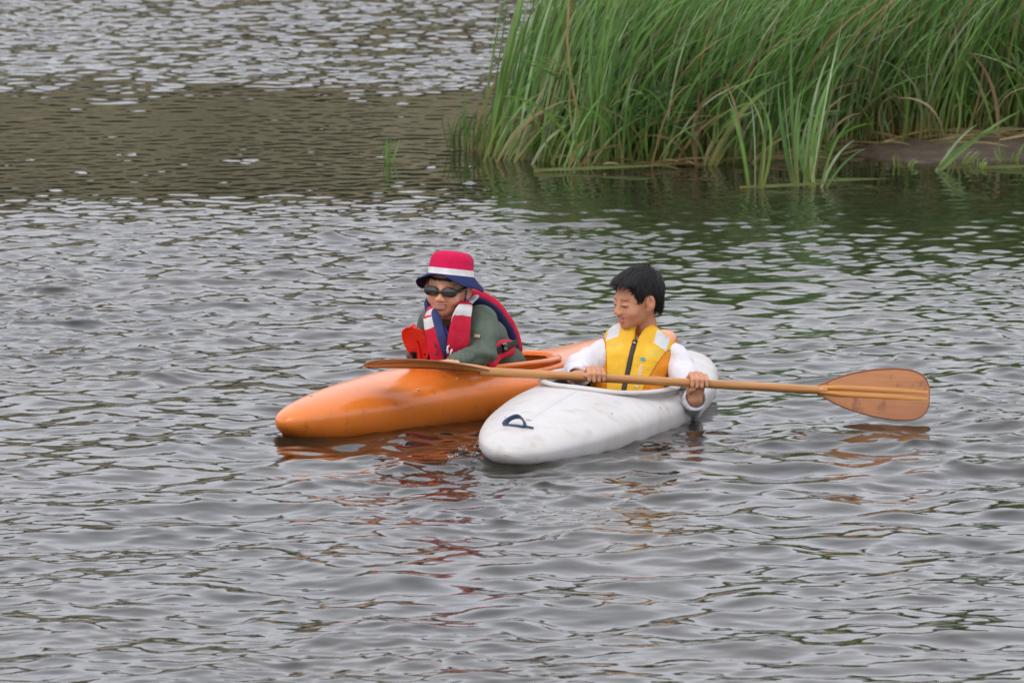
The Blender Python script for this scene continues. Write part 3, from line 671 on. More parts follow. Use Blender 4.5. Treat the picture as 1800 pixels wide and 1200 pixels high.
def cloth_noise(v, s1, a1, s2=None, a2=0): 
    q = noise3(v, s1)[:, None] * a1
    return q + (noise3(v, s2)[:, None] * a2 if s2 else 0)
def vnormals(v, f):
    n = np.zeros_like(v); a = v[f[:, 2]] - v[f[:, 0]]; b = v[f[:, 3]] - v[f[:, 1]]; c = np.cross(a, b)
    for i in range(4): np.add.at(n, f[:, i], c)
    return n / (np.linalg.norm(n, axis=1)[:, None] + 1e-12)
def decal(name, polys, v, n, M3, c, face, matl, parent, off=.0016):
    """small flat print laid on a garment: polygons in the garment's x-z plane, pushed out onto its surface"""
    p = loc(v, M3, c); nl = n @ M3; parts = []
    sel = (nl[:, 1] * face) > .15; ps = p[sel]; vv = v[sel]; nn = n[sel]
    for poly in polys:
        q = np.asarray(poly, float); out = []
        for a in q:
            d2 = (ps[:, 0] - a[0]) ** 2 + (ps[:, 2] - a[1]) ** 2 - (ps[:, 1] * face) * 2e-4; i = np.argsort(d2)[:4]
            y = ps[i, 1].mean(); nr = unit(nn[i].mean(0)); out.append(M3 @ V3(a[0], y, a[1]) + c + nr * off)
        parts.append((out, [tuple(range(len(q)))]))
    V_, F_ = join(parts); return mesh(name, V_, F_, M[matl], parent, smooth=False)
def strip_on(path, width, thick, seg=8): return tube(path, width / 2, seg, thick / width)

# ------------------------------------------------------------------ the person in the white kayak
def person_b():
    hip = at(1100, 718, 28.02); neck = at(1130, 590, 28.12); hip[2] = .02
    shR, shL = at(1070, 616, 28.10), at(1186, 626, 28.06)
    T = frame_up(neck - hip, np.cross(neck - hip, shL - shR) * 1.0)
    fw = T[:, 1]
    if fw[1] > 0: T = frame_up(neck - hip, -fw)
    root = thing('person', hip - V3(0, 0, .06), 'person in a yellow life vest and white shirt, seated, looking sideways', 'person')
    hc = at(1122, 527, 28.05); psi = math.radians(57)
    R = frame((-math.sin(psi), -math.cos(psi), -.14), (.13, .05, 1)); hs = .965
    # body
    fwd_boat = -WH.R[:, 0]; lft = -WH.R[:, 1]
    f = Field((.0, 27.25, -.08), (.80, 28.32, .56), .0030)
    add_head(f, R, hc, hs)
    f.cone(hc + R @ V3(0, -.024, -.095), neck - T[:, 2] * .03, .033, .035, .012)
    # trunk
    for z, w, d in ((.0, .095, .08), (.07, .09, .075), (.13, .10, .08)): f.ell((0, 0, z), (w, d, .08), .04, M3=T, c=hip)
    f.cone(shR, neck - T[:, 2] * .055, .034, .036, .02); f.cone(shL, neck - T[:, 2] * .055, .034, .036, .02)
    # grips on the paddle shaft
    ax = unit(PB - PA); gR = PA + ax * ((at(1047, 0, 27.62)[0] - PA[0]) / ax[0]); gL = PA + ax * ((at(1229, 0, 27.69)[0] - PA[0]) / ax[0])
    nC = unit(V3(0, -1, .05) - ax * (V3(0, -1, .05) @ ax)); uC = np.cross(nC, ax); uC = uC if uC[2] > 0 else -uC
    wR = gR - nC * .055 - uC * .004 - ax * .050; wL = gL - nC * .034 - uC * .056 + ax * .002
    hand(f, gR, ax, nC, uC, wR, gR - ax * .034 + nC * .017 + uC * .006)
    hand(f, gL, ax, nC, uC, wL, gL - ax * .018 + nC * .014 - uC * .020)
    elR = at(1015, 650, 27.93); elL = at(1214, 708, 27.90)
    f.chain([shR, elR, wR], [.034, .027, .019], .012); f.chain([shL, elL, wL], [.034, .027, .019], .012)
    for q in (-1, 1):     # legs reach forward under the deck
        h0 = hip + T[:, 0] * q * .06; pass
        f.chain([h0, WH.world((1.12, q * .09, .02)), WH.world((.90, q * .105, .05)), WH.world((.56, q * .07, -.01))], [.06, .05, .042, .032], .02)
    v, fc = f.mesh(); col = skin_cols(v, R, hc, hs)
    lv = WH.local(v); legs = (lv[:, 0] < 1.3) & (v[:, 2] < .13) & (np.abs(lv[:, 1]) < .17)
    col[legs] = (.05, .05, .06)
    body = mesh('body', v, fc, M['skin'], root, col=col)
    # face details
    H_ = lambda p: R @ (np.array(p) * hs) + hc
    for q in (-1, 1):
        pts = snap([H_((q * (.016 + .028 * t), .09 - .012 * t, -.0045 - .004 * math.sin(math.pi * t) + .002 * t)) for t in np.linspace(0, 1, 9)], v, .0006, H_((0, .03, 0)))
        mesh('eyelashes', *tube(pts, [.0007, .0012, .0016, .0018, .0018, .0017, .0015, .0012, .0007], 6), M['lash'], body)
    pts = np.array([H_((x, .0855 - 14 * x * x, -.0520 + 14 * x * x)) for x in np.linspace(-.015, .015, 9)])
    mesh('teeth', *tube(pts, [.001] + [.0024] * 7 + [.001], 8, .8, up=R[:, 2]), M['teeth'], body)
    # hair: a cap with strands combed away from the crown
    g = Field(hc - .16, hc + .17, .003)
    g.ell((0, -.012, .036), (.0740, .0860, .0800), .005, M3=R, c=hc); g.ell((0, .046, .070), (.052, .042, .020), .03, M3=R, c=hc); g.ell((0, -.056, -.02), (.050, .030, .044), .02, M3=R, c=hc)
    zl = lambda y: np.interp(y, [-.13, -.075, -.05, -.03, -.016, .012, .020, .036, .047, .058, .075, .12], [-.050, -.060, -.046, -.010, .028, .028, .004, .006, .036, .058, .066, .064])
    g.fun(lambda p: np.minimum(p[..., 2] - (zl(p[..., 1]) + .0025 * noise3(p, 150)), .2), (0, 0, 0), (.17, .17, .17), .004, 'sub', M3=R, c=hc)
    hv, hf = g.mesh(); hn = vnormals(hv, hf); hl = loc(hv, R, hc)
    hv = hv + hn * (.0022 * noise3(hl * V3(1, .35, 1), 160)[:, None])
    hair = mesh('hair', hv, hf, M['hair'], root)
    r2 = np.random.default_rng(2); sv, sf = [], []; crown = V3(.012, -.055, .118)
    up_ok = np.where(hl[:, 2] > -.09)[0]
    for i in r2.choice(up_ok, 6000):
        p = hl[i]; nr = unit(R.T @ hn[i])
        if nr @ unit(p - V3(0, -.02, .02)) < .2: continue
        t = p - crown; t = t - nr * (t @ nr); t = unit(unit(t) + r2.normal(0, .22, 3)); t = unit(t - nr * (t @ nr)); L_ = .014 + .014 * r2.random()
        near = np.linalg.norm(p - crown) < .04 and r2.random() < .3; lift = (.0015 + .003 * r2.random()) * (3 if near else 1)
        s_ = np.cross(t, nr) * (.0005 + .0005 * r2.random()); ps = [p - nr * .001, p + t * L_ * .5 + nr * lift * .8, p + t * L_ + nr * lift * (.6 if not near else 1.6) - V3(0, 0, .003)]
        b0_ = len(sv); sv += [ps[0] - s_, ps[0] + s_, ps[1] - s_, ps[1] + s_, ps[2]]; sf += [(b0_, b0_ + 1, b0_ + 3, b0_ + 2), (b0_ + 2, b0_ + 3, b0_ + 4)]
    mesh('hair_strands', np.array(sv) @ R.T + hc, sf, M['hair'], hair)['kind'] = 'stuff'
    # shirt: loose white sleeves
    s = Field((.0, 27.45, -.06), (.80, 28.32, .40), .0036)
    for z, w, d in ((.0, .105, .085), (.08, .10, .082), (.145, .108, .085)): s.ell((0, 0, z), (w, d, .085), .04, M3=T, c=hip)
    nk = neck - T[:, 2] * .012
    s.cone(shR, nk, .040, .042, .03); s.cone(shL, nk, .040, .042, .03)
    cuR = wR + unit(elR - wR) * .045; cuL = wL + unit(elL - wL) * .012
    s.chain([shR, (shR + elR) / 2 + V3(-.004, 0, -.004), elR + V3(.006, 0, .0), cuR], [.046, .046, .050, .036], .02)
    s.chain([shL, (shL + elL) / 2 + V3(.010, 0, .006), elL, cuL], [.046, .047, .047, .040], .02)
    s.cone(cuL + unit(wL - elL) * .012, cuL + unit(wL - elL) * .07, .032, .055, .003, 'sub'); s.cone(cuR, cuR + unit(wR - elR) * .05, .026, .032, .003, 'sub')
    s.cone(neck - T[:, 2] * .03, neck + V3(-.004, -.01, .004), .046, .041, .02); s.ell(tuple(neck + V3(-.002, -.012, .032)), (.044, .06, .026), .006, 'sub')
    v2, f2 = s.mesh(); n2_ = vnormals(v2, f2); q = loc(v2, T, hip)
    fold = np.sin((v2 @ V3(34, 20, 60)) + 2.2 * noise3(v2, 12)) * .0036 * (np.abs(q[:, 0]) > .10)
    v2 = v2 + n2_ * (cloth_noise(v2, 26, .0028, 60, .0012) + fold[:, None])
    mesh('shirt', v2, f2, M['white_shirt'], root)
    # life vest
    g = Field((.15, 27.80, -.02), (.72, 28.34, .38), .0032)
    Hn = np.linalg.norm(neck - hip)
    def vest(p):
        x, y, z = p[..., 0], p[..., 1], p[..., 2]; w = np.interp(z, [0, .1, .2, .3], [.136, .132, .130, .122]); dp = np.interp(z, [0, .15, .26, .33, .36], [.108, .122, .104, .080, .06])
        rad = (np.abs(x / w) ** 2.5 + np.abs(y / dp) ** 2.5) ** (1 / 2.5); d = (rad - 1) * .10
        return np.maximum(d, np.maximum(.0 - z, z - (Hn + .015 - .45 * np.clip(np.abs(x) - .045, 0, 1))) * .9)
    g.fun(vest, (0, 0, .18), (.17, .15, .26), .012, M3=T, c=hip)
    for sg in (1, -1):
        g.cone((sg * .160, -.01, Hn - .085), (sg * .158, .02, Hn - .15), .050, .046, .012, 'sub', M3=T, c=hip)
    g.ell((0, .030, Hn + .036), (.048, .10, .052), .012, 'sub', M3=T, c=hip)
    g.fun(lambda p: np.abs(p[..., 0]) - .002 - .012 * np.clip((p[..., 2] - Hn + .07) / .07, 0, 1) + 10 * (p[..., 1] < .02), (0, .1, .16), (.02, .06, .2), .010, 'sub', M3=T, c=hip)
    vv, vf = g.mesh(); vn = vnormals(vv, vf); q = loc(vv, T, hip)
    pil = .006 * (1 - sstep(.0, .02, np.abs(q[:, 0]))) ; vv = vv + vn * (cloth_noise(vv, 18, .0030, 48, .0014) - pil[:, None] * 0)
    q = loc(vv, T, hip); x, y, z = q.T
    col = np.tile((.84, .47, .018), (len(vv), 1))
    side = np.abs(x) > np.interp(z, [0, .06, .14, .2, .24], [.060, .066, .088, .108, .14]); col[side & (y > -.05)] = (.80, .27, .006)
    seamm = np.abs(np.abs(x) - np.interp(z, [0, .06, .14, .2, .24], [.060, .066, .088, .108, .14])) < .0025; col[seamm & (z < .235)] = (.50, .17, .004)
    fade = np.exp(-(((np.abs(x) - .066) / .026) ** 4 + ((z - Hn + .085) / .020) ** 4)) * (y > 0); col = col * (1 - .5 * fade[:, None]) + np.array((.72, .62, .12)) * .5 * fade[:, None]
    tape = (np.abs(np.abs(x) - .084) < .022) & (np.abs(z - Hn + .030 + .35 * (np.abs(x) - .08)) < .026) & (y > -.02); col[tape] = (.68, .69, .70)
    ves = mesh('life_vest', vv, vf, M['yellow_vest'], root, col=col, label='yellow life vest with orange side panels')
    # zip
    zs = np.linspace(.01, Hn - .055, 26); sel = (np.abs(x) < .02) & (y > .04)
    zy = np.array([np.max(q[sel & (np.abs(z - a) < .008)][:, 1]) if (sel & (np.abs(z - a) < .008)).any() else .1 for a in zs]); zy = np.convolve(np.pad(zy, 2, 'edge'), np.ones(5) / 5, 'valid')
    path = np.stack([0 * zs, zy - .001, zs], 1) @ T.T + hip
    zp = mesh('zip', *tube(path, .0085, 8, .35, up=T[:, 1]), M['zip'], ves)
    mesh('zip_puller', *tube(path[[-3, -2]] + T[:, 1] * .004, [.006, .0045], 8, .5, up=T[:, 1]), M['metal'], zp)
    # emblem and the pale lettering running up beside the zip
    e0 = np.array((-.042, Hn - .118)); em = []
    a_ = np.linspace(0, math.pi, 9); rr_ = .0098
    em.append([e0 + rr_ * np.array((-math.cos(t) * .95 - .002, .75 * math.sin(t) + .001)) for t in a_] + [e0 + np.array((.002, -.001)), e0 + np.array((-.004, .003))])
    em.append([e0 - rr_ * np.array((-math.cos(t) * .95 - .002, .75 * math.sin(t) + .001)) for t in a_] + [e0 - np.array((.002, -.001)), e0 - np.array((-.004, .003))])
    decal('emblem', em, vv, vn, T, hip, 1, 'teal', ves)
    L_ = []; r3 = np.random.default_rng(4); z_ = Hn - .136
    for i in range(9):
        hgt = .0052 + .002 * r3.random(); cx = -.041 - .004 * i / 9 * 0 + .0; w_ = .0052
        for a, b in ((-w_, -w_ * .35), (w_ * .2, w_)): L_.append([(cx + a, z_), (cx + b, z_), (cx + b, z_ - hgt), (cx + a, z_ - hgt)])
        L_.append([(cx - w_, z_), (cx + w_, z_), (cx + w_, z_ - hgt * .4), (cx - w_, z_ - hgt * .4)]); z_ -= hgt + .0028
    decal('lettering', L_, vv, vn, T, hip, 1, 'pale_print', ves)
    return root, dict(T=T, hip=hip, R=R, hc=hc)
PBR, PBI = person_b()
def px_of(P):
    P = np.asarray(P, float); dy = P[..., 1] * math.cos(PITCH) - (P[..., 2] - CAM_H) * math.sin(PITCH); dz = P[..., 1] * math.sin(PITCH) + (P[..., 2] - CAM_H) * math.cos(PITCH)
    return 900 + F_PX * P[..., 0] / dy, 600 - F_PX * dz / dy
def patch_on(name, quad, v, n, matl, parent, off=.002):
    """a small sewn-on patch: corner points are found on the garment's own surface"""
    U, W_ = px_of(v); pts = []
    for (a, b) in quad:
        d = np.hypot(U - a, W_ - b); c = np.where(d < 4)[0]; i = c[np.argmin(v[c, 1])] if len(c) else np.argmin(d)
        q = at(a, b, v[i, 1]); pts.append(q + n[i] * off)
    return mesh(name, pts, [tuple(range(len(quad)))], M[matl], parent, smooth=False)
def puffy(path, half, thick, upv, n=40, seg=24, pw=3.0):
    """a padded panel swept along a path: squarish section, rounded ends"""
    p = catmull(path, n); t = np.linspace(0, 1, n); half = np.interp(t, np.linspace(0, 1, len(half)), half); thick = np.interp(t, np.linspace(0, 1, len(thick)), thick)
    e = np.clip(np.minimum(t, 1 - t) * 10.0, 0, 1); e = np.sqrt(np.clip(1 - (1 - e) ** 2, 0.0004, 1))
    T_ = np.gradient(p, axis=0); T_ /= np.linalg.norm(T_, axis=1)[:, None]; upv = np.broadcast_to(np.asarray(upv, float), p.shape)
    S = np.cross(T_, upv); S /= np.linalg.norm(S, axis=1)[:, None]; U_ = np.cross(S, T_); a = np.linspace(0, 2 * math.pi, seg, endpoint=False)
    ca = np.sign(np.cos(a)) * np.abs(np.cos(a)) ** (2 / pw); sa = np.sign(np.sin(a)) * np.abs(np.sin(a)) ** (2 / pw)
    v = p[:, None] + S[:, None] * (ca[None, :, None] * (half * e)[:, None, None]) + U_[:, None] * (sa[None, :, None] * (thick * e)[:, None, None])
    f = np.array([(i * seg + j, (i + 1) * seg + j, (i + 1) * seg + (j + 1) % seg, i * seg + (j + 1) % seg) for i in range(n - 1) for j in range(seg)])
    v = v.reshape(-1, 3); nn = vnormals(v, f); v = v + nn * cloth_noise(v, 22, .0018, 55, .0009)
    return v, f, np.repeat(t, seg), np.tile(sa, n), np.tile(ca, n)

def panel(rows, thick, nrm, n=70, seg=48, pw=5.0):
    """a flat padded panel: rows of (left u, right u, v, left Y, right Y) give its outline on the chest, nrm its facing"""
    a = catmull(np.array(rows, float), n); Lp = np.array([at(q[0], q[2], q[3]) for q in a]); Rp = np.array([at(q[1], q[2], q[4]) for q in a])
    c = (Lp + Rp) / 2; h = (Rp - Lp) / 2; t = np.linspace(0, 1, n); e = np.clip(np.minimum(t, 1 - t) * 16, 0, 1); e = np.sqrt(np.clip(1 - (1 - e) ** 2, .0006, 1))
    th = np.linspace(0, 2 * math.pi, seg, endpoint=False); ca = np.sign(np.cos(th)) * np.abs(np.cos(th)) ** (2 / pw); sa = np.sign(np.sin(th)) * np.abs(np.sin(th)) ** (2 / pw)
    v = c[:, None] + h[:, None] * (ca[None, :, None] * (.35 + .65 * e)[:, None, None]) + (np.asarray(nrm) * thick)[None, None] * (sa[None, :, None] * e[:, None, None])
    f = np.array([(i * seg + j, (i + 1) * seg + j, (i + 1) * seg + (j + 1) % seg, i * seg + (j + 1) % seg) for i in range(n - 1) for j in range(seg)])
    v = v.reshape(-1, 3); nn = vnormals(v, f); v = v + nn * cloth_noise(v, 20, .0016, 50, .0008)
    return v, f, np.repeat(a[:, 2], seg)

# ------------------------------------------------------------------ the person in the orange kayak
def person_a():
    fb = -OH.R[:, 0]; lf = -OH.R[:, 1] if (-OH.R[:, 1])[0] > 0 else OH.R[:, 1]       # facing along the boat; own left
    hip = OH.world((1.33, 0, .01)); neck = at(806, 566, 28.05)
    T = frame_up(neck - hip, fb)
    root = thing('person', hip - V3(0, 0, .06), 'person in a red hat, dark goggles and red life jacket, leaning forward', 'person')
    hc = at(788, 505, 27.96); psi = math.radians(17); R = frame((-math.sin(psi), -math.cos(psi), -.06), (.07, 0, 1)); hs = .98
    shL, shR = at(846, 563, 27.99), at(762, 568, 28.16)
    elL, wL = at(851, 619, 27.88), at(797, 637, 27.73); elR, wR = at(742, 618, 28.20), at(727, 628, 28.03)
    f = Field((-.46, 27.5, -.09), (.20, 28.62, .56), .0030)
    add_head(f, R, hc, hs, smile=1.1)
    f.cone(hc + R @ V3(0, -.024, -.095), neck, .037, .044, .02)
    Lt = np.linalg.norm(neck - hip)
    for t_, w, d in ((.1, .095, .08), (.4, .09, .078), (.72, .105, .082)): f.ell((0, -.01, Lt * t_), (w, d, .1), .05, M3=T, c=hip)
    f.cone(shR, neck, .04, .045, .03); f.cone(shL, neck, .04, .045, .03)
    f.chain([shL, elL, wL], [.034, .026, .017], .012); f.chain([shR, elR, wR], [.034, .026, .017], .012)
    # hands: the left rests on the rim, the right grips the red paddle
    d = unit((wL - elL) * V3(1, 1, .25)); sd = unit(np.cross(d, V3(0, 0, 1)))
    for i, ln in enumerate((.045, .052, .05, .04)):
        k0 = wL + d * .045 + sd * ((i - 1.5) * .0165); f.chain([wL, k0, k0 + d * ln * .55 + V3(0, 0, .004), k0 + d * ln - V3(0, 0, .002)], [.015, .010, .0082, .007], .005)
    f.chain([wL + sd * -.012, wL + d * .03 - sd * .034, wL + d * .055 - sd * .038], [.013, .010, .008], .006)
    rr0 = at(739, 656, 27.98); sd_ = unit(V3(-.026, -.10, .2)); nn_ = unit(np.cross(sd_, V3(1, 0, 0))); hand(f, rr0 + sd_ * .046, sd_ * -1, unit(np.cross(nn_, sd_)) * -1, nn_, wR, rr0 + sd_ * .06 + nn_ * .018)
    for q in (-1, 1): f.chain([hip + T[:, 0] * q * .06, OH.world((1.08, q * .09, .03)), OH.world((.84, q * .1, .05)), OH.world((.5, q * .07, -.01))], [.06, .052, .042, .032], .02)
    v, fc = f.mesh(); col = skin_cols(v, R, hc, hs, SKIN * V3(1.24, 1.42, 1.60))
    lv = OH.local(v); col[(v[:, 2] < .13) & (lv[:, 0] < 1.45)] = (.05, .05, .07); col[np.linalg.norm(v - rr0 - sd_ * .04, axis=1) < .085] = (.012, .012, .014)
    body = mesh('body', v, fc, M['skin'], root, col=col)
    H_ = lambda p: R @ (np.array(p) * hs) + hc
    pts = np.array([H_((x, .0862 - 14 * x * x, -.0520 + 14 * x * x)) for x in np.linspace(-.016, .016, 9)])
    mesh('teeth', *tube(pts, [.001] + [.0024] * 7 + [.001], 8, .8, up=R[:, 2]), M['teeth'], body)
    # hair showing under the hat
    g = Field(hc - .16, hc + .17, .003); g.ell((0, -.016, .032), (.0745, .090, .079), .005, M3=R, c=hc); g.ell((0, .05, .045), (.05, .036, .026), .02, M3=R, c=hc)
    zl = lambda p: np.interp(p[..., 1], [-.13, -.075, -.045, -.02, .0, .02, .035, .06, .12], [-.06, -.07, -.05, -.015, .01, .0, .022, .036, .034]) + .006 * noise3(p * V3(1, .2, .2), 260)
    g.fun(lambda p: p[..., 2] - zl(p), (0, 0, 0), (.17, .17, .17), .003, 'sub', M3=R, c=hc); g.fun(lambda p: .036 + .10 * p[..., 1] - p[..., 2], (0, 0, 0), (.17, .17, .17), .003, 'sub', M3=R, c=hc); hv, hf = g.mesh(); mesh('hair', hv, hf, M['hair'], root)
    # goggles
    gog = None
    for q in (-1, 1):
        cx = q * .0320; n_ = 26; a = np.linspace(0, 2 * math.pi, n_, endpoint=False)
        def ringp(k, y): return [H_((cx + .0262 * k * math.copysign(abs(math.cos(t)) ** .85, math.cos(t)), y - .30 * abs(cx + .024 * k * math.cos(t)) ** 1.3 * 1.1, -.0005 + .0160 * k * math.copysign(abs(math.sin(t)) ** .9, math.sin(t)) + q * -.0 + .06 * abs(.024 * k * math.cos(t)) * 0)) for t in a]
        rings = [ringp(1.0, .088), ringp(1.04, .094), ringp(1.0, .0985), ringp(.85, .1000)]; P = np.array(rings).reshape(-1, 3); fs = [(i * n_ + j, i * n_ + (j + 1) % n_, (i + 1) * n_ + (j + 1) % n_, (i + 1) * n_ + j) for i in range(3) for j in range(n_)]
        if gog is None: gog = mesh('goggles', P, fs, M['black_gloss'], root); tgt = gog
        else: tgt = mesh('eyecup', P, fs, M['black_gloss'], gog)
        P = np.array([ringp(.86, .0995), ringp(.55, .1015)]).reshape(-1, 3); P = np.vstack([P, [H_((cx, .102 - .33 * abs(cx) ** 1.3, 0))]])
        fs = [(j, (j + 1) % n_, n_ + (j + 1) % n_, n_ + j) for j in range(n_)] + [(n_ + j, n_ + (j + 1) % n_, 2 * n_) for j in range(n_)]; mesh('lens', P, fs, M['lens'], gog)
        sp = [H_(p_) for p_ in ((q * .052, .078, .001), (q * .066, .055, .006), (q * .0765, .015, .012), (q * .0775, -.03, .020), (q * .05, -.095, .03))]; mesh('strap', *tube(catmull(sp, 18), .007, 8, .3, up=R[:, 2] * 0 + R[:, 0] * q), M['black_gloss'], gog)
    mesh('nose_bridge', *tube([H_((-.01, .0945, -.001)), H_((0, .0965, .0)), H_((.01, .0945, -.001))], .004, 8), M['black_gloss'], gog)
    # hat
    prof = [(1.52, .032, 0), (1.50, .0345, 0), (1.30, .038, 0), (1.12, .0415, 0), (1.025, .043, 0), (1.02, .0435, 1), (1.01, .060, 1), (1.002, .0635, 1), (.995, .0645, 2), (.965, .090, 2), (.92, .104, 2), (.83, .114, 2), (.66, .121, 2), (.4, .125, 2), (.02, .126, 2)]
    tl = math.radians(11); HR = np.array([[1, 0, 0], [0, math.cos(tl), -math.sin(tl)], [0, math.sin(tl), math.cos(tl)]])
    n_ = 64; P, C = [], []
    for k_, z, reg in prof:
        for j in range(n_):
            t = 2 * math.pi * j / n_; c_, s_ = math.cos(t), math.sin(t); w = max(0, k_ - 1.05)
            wav = (.010 * math.sin(2 * t + .6) + .006 * math.sin(5 * t)) * w * 1.6
            q = V3(.0765 * k_ * c_, -.014 + .0905 * k_ * s_, z - .050 * w / .6 * c_ * c_ + wav + .010 * w / .6 * s_); q[:2] *= 1 + .012 * math.sin(3 * t + z * 90)
            q = HR @ q; P.append(H_(q)); back = s_ < -.15
            C.append({0: (.020, .028, .105), 1: (.72, .72, .72), 2: (.60, .010, .075) if not back else (.020, .028, .105)}[reg])
    fs = np.array([(i * n_ + j, i * n_ + (j + 1) % n_, (i + 1) * n_ + (j + 1) % n_, (i + 1) * n_ + j) for i in range(len(prof) - 1) for j in range(n_)])
    hat = mesh('hat', P, fs, M['hat'], root, col=np.array(C), label='red bucket hat with white band and navy brim')
    so = hat.modifiers.new('thickness', 'SOLIDIFY'); so.thickness = .0025; so.offset = -1
    mesh('chin_cord', *tube(catmull([H_(p_) for p_ in ((-.074, .02, .03), (-.072, .028, -.02), (-.062, .035, -.06), (-.03, .05, -.105))], 14), .0022, 6), M['navy'], hat)
    # green shirt
    s = Field((-.46, 27.6, -.06), (.20, 28.60, .42), .0036)
    for t_, w, d in ((.08, .105, .088), (.4, .10, .085), (.72, .115, .09)): s.ell((0, -.01, Lt * t_), (w, d, .11), .05, M3=T, c=hip)
    s.cone(shR, neck - T[:, 2] * .01, .046, .048, .03); s.cone(shL, neck - T[:, 2] * .01, .046, .048, .03)
    s.chain([shL, (shL + elL) / 2 + V3(.004, 0, 0), elL, wL + unit(elL - wL) * .002], [.053, .047, .040, .027], .02); s.chain([shR, elR, wR + unit(elR - wR) * .03], [.05, .044, .03], .02)
    s.cone(neck, hc + R @ V3(0, -.022, -.105), .050, .046, .02); s.ell(tuple(hc + R @ V3(0, -.01, -.082)), (.05, .06, .028), .006, 'sub')
    v2, f2 = s.mesh(); n2_ = vnormals(v2, f2)
    fold = np.sin((v2 @ V3(30, -25, 95)) + 2.5 * noise3(v2, 10)) * .0045 * sstep(.25, .0, np.abs(v2[:, 2] - .2) + np.abs(v2[:, 0] - elL[0])) + np.sin(loc(v2, np.eye(3), wL)[:, 0] * 420) * .0016 * (np.linalg.norm(v2 - wL, axis=1) < .08)
    v2 = v2 + n2_ * (cloth_noise(v2, 24, .0035, 58, .0014) + fold[:, None]); sh = mesh('shirt', v2, f2, M['green_shirt'], root)
    patch_on('cloth_label', [(834.5, 587), (844.5, 588.5), (844, 594), (834, 592.5)], v2, vnormals(v2, f2), 'patch', sh)
    # life jacket: two padded fronts, a back pad standing off the shoulders, side tab and belt
    RED, WHT, NVY, GRY = (.60, .012, .045), (.66, .66, .66), (.030, .040, .125), (.42, .42, .43)
    cn = T[:, 1]
    v, fc, rv = panel([(808, 825, 532, 27.93, 27.98), (802, 828, 541, 27.85, 27.93), (797, 828, 550, 27.815, 27.89), (794, 826, 563, 27.80, 27.87), (790, 825, 582, 27.785, 27.855), (788, 823, 602, 27.785, 27.85), (788, 820, 622, 27.80, 27.86), (789, 818, 640, 27.83, 27.88)], .017, cn)
    col = np.tile(RED, (len(v), 1)); sl_ = .10 * (px_of(v)[0] - 811); col[(rv - sl_ > 541.5) & (rv - sl_ < 561.5)] = WHT
    jac = mesh('life_jacket', v, fc, M['red_vest'], root, col=col, label='red life jacket with white bands and navy lining')
    v, fc, rv = panel([(751, 760, 541, 27.99, 27.93), (747, 762, 553, 27.93, 27.86), (748, 765, 567, 27.90, 27.83), (750, 769, 582, 27.88, 27.81), (753, 775, 602, 27.875, 27.80), (757, 782, 622, 27.88, 27.815), (760, 787, 640, 27.90, 27.84)], .015, cn)
    col = np.tile(RED, (len(v), 1)); sl_ = -.35 * (px_of(v)[0] - 755); col[(rv - sl_ > 551) & (rv - sl_ < 571)] = WHT
    fr2 = mesh('front_pad', v, fc, M['red_vest'], jac, col=col)
    L_ = []
    for k in range(5):   # dark embroidered mark low on the pad
        L_.append(('w', [(762 + k * .3, 604 + k * 4.4), (767 + k * .9, 606 + k * 4.4), (766 + k * .9, 608 + k * 4.4), (762 + k * .3, 606.5 + k * 4.4)]))
    for _, q in L_: patch_on('embroidery', q, v, vnormals(v, fc), 'navy', fr2, .003)
    v, fc, rv = panel([(759, 763, 544, 27.90, 27.90), (762, 773, 560, 27.83, 27.84), (767, 779, 582, 27.79, 27.80), (773, 785, 602, 27.78, 27.79), (779, 789, 620, 27.79, 27.80), (783, 791, 638, 27.82, 27.83)], .010, cn, 40, 24, 3.5); mesh('lapel', v, fc, M['navy'], jac)
    v, fc, *_ = puffy([at(754, 524, 28.06), at(752, 536, 28.03), at(754, 549, 28.0)], [.010, .013, .011], [.01] * 3, cn, 20, 16); mesh('collar', v, fc, M['navy'], jac)
    v, fc, *_ = puffy([at(792, 612, 27.83), at(787, 590, 27.84), at(781, 572, 27.88)], [.005, .006, .005], [.003] * 3, cn, 16, 10); mesh('neck_cord', v, fc, mat('blue_cord', (.03, .035, .42), .5), jac)
    # collar and reflective tab
    v, fc, *_ = puffy([at(812, 536, 27.90), at(826, 530, 27.97), at(839, 519, 28.05)], [.011, .013, .010], [.006] * 3, unit(V3(-.2, -.7, .6)), 16, 14); mesh('reflective_tab', v, fc, M['white_band'], jac)
    edge = [at(828, 525, 28.08), at(852, 521, 28.11), at(874, 536, 28.16), at(892, 560, 28.21), at(907, 588, 28.25), at(922, 642, 28.28)]
    ctr = [e - lf * .135 for e in edge]; bn = -T[:, 1]
    tg = np.gradient(np.array(ctr), axis=0); upn = np.cross(lf, tg); upn /= np.linalg.norm(upn, axis=1)[:, None]; upn *= np.sign(upn @ bn)[:, None]
    n_ = 40; upi = catmull(upn, n_)
    v, fc, t, sa, ca = puffy(ctr, [.10, .125, .138, .142, .142, .135], [.020, .028, .033, .034, .032, .028], upi, n_, 36, 3.2)
    cc = np.repeat(catmull(ctr, n_), 36, 0); outw = ((v - cc) * np.repeat(upi, 36, 0)).sum(1); col = np.where((outw > -.003)[:, None], RED, NVY)
    mesh('back_pad', v, fc, M['red_vest'], jac, col=col)
    v, fc, *_ = puffy([at(858, 640, 27.90), at(872, 618, 27.98), at(888, 612, 28.06), at(900, 612, 28.15)], [.03, .034, .03, .025], [.016] * 4, lf, 24, 18); mesh('side_tab', v, fc, M['red_vest'], jac, col=np.tile(RED, (len(v), 1)))
    bp_ = [at(838, 633, 27.84), at(860, 624, 27.885), at(878, 615, 27.945), at(894, 608, 28.03), at(906, 603, 28.14), at(910, 603, 28.24)]
    belt = mesh('belt', *tube(catmull(bp_, 24), .0120, 10, .22, up=lf), M['black_web'], jac)
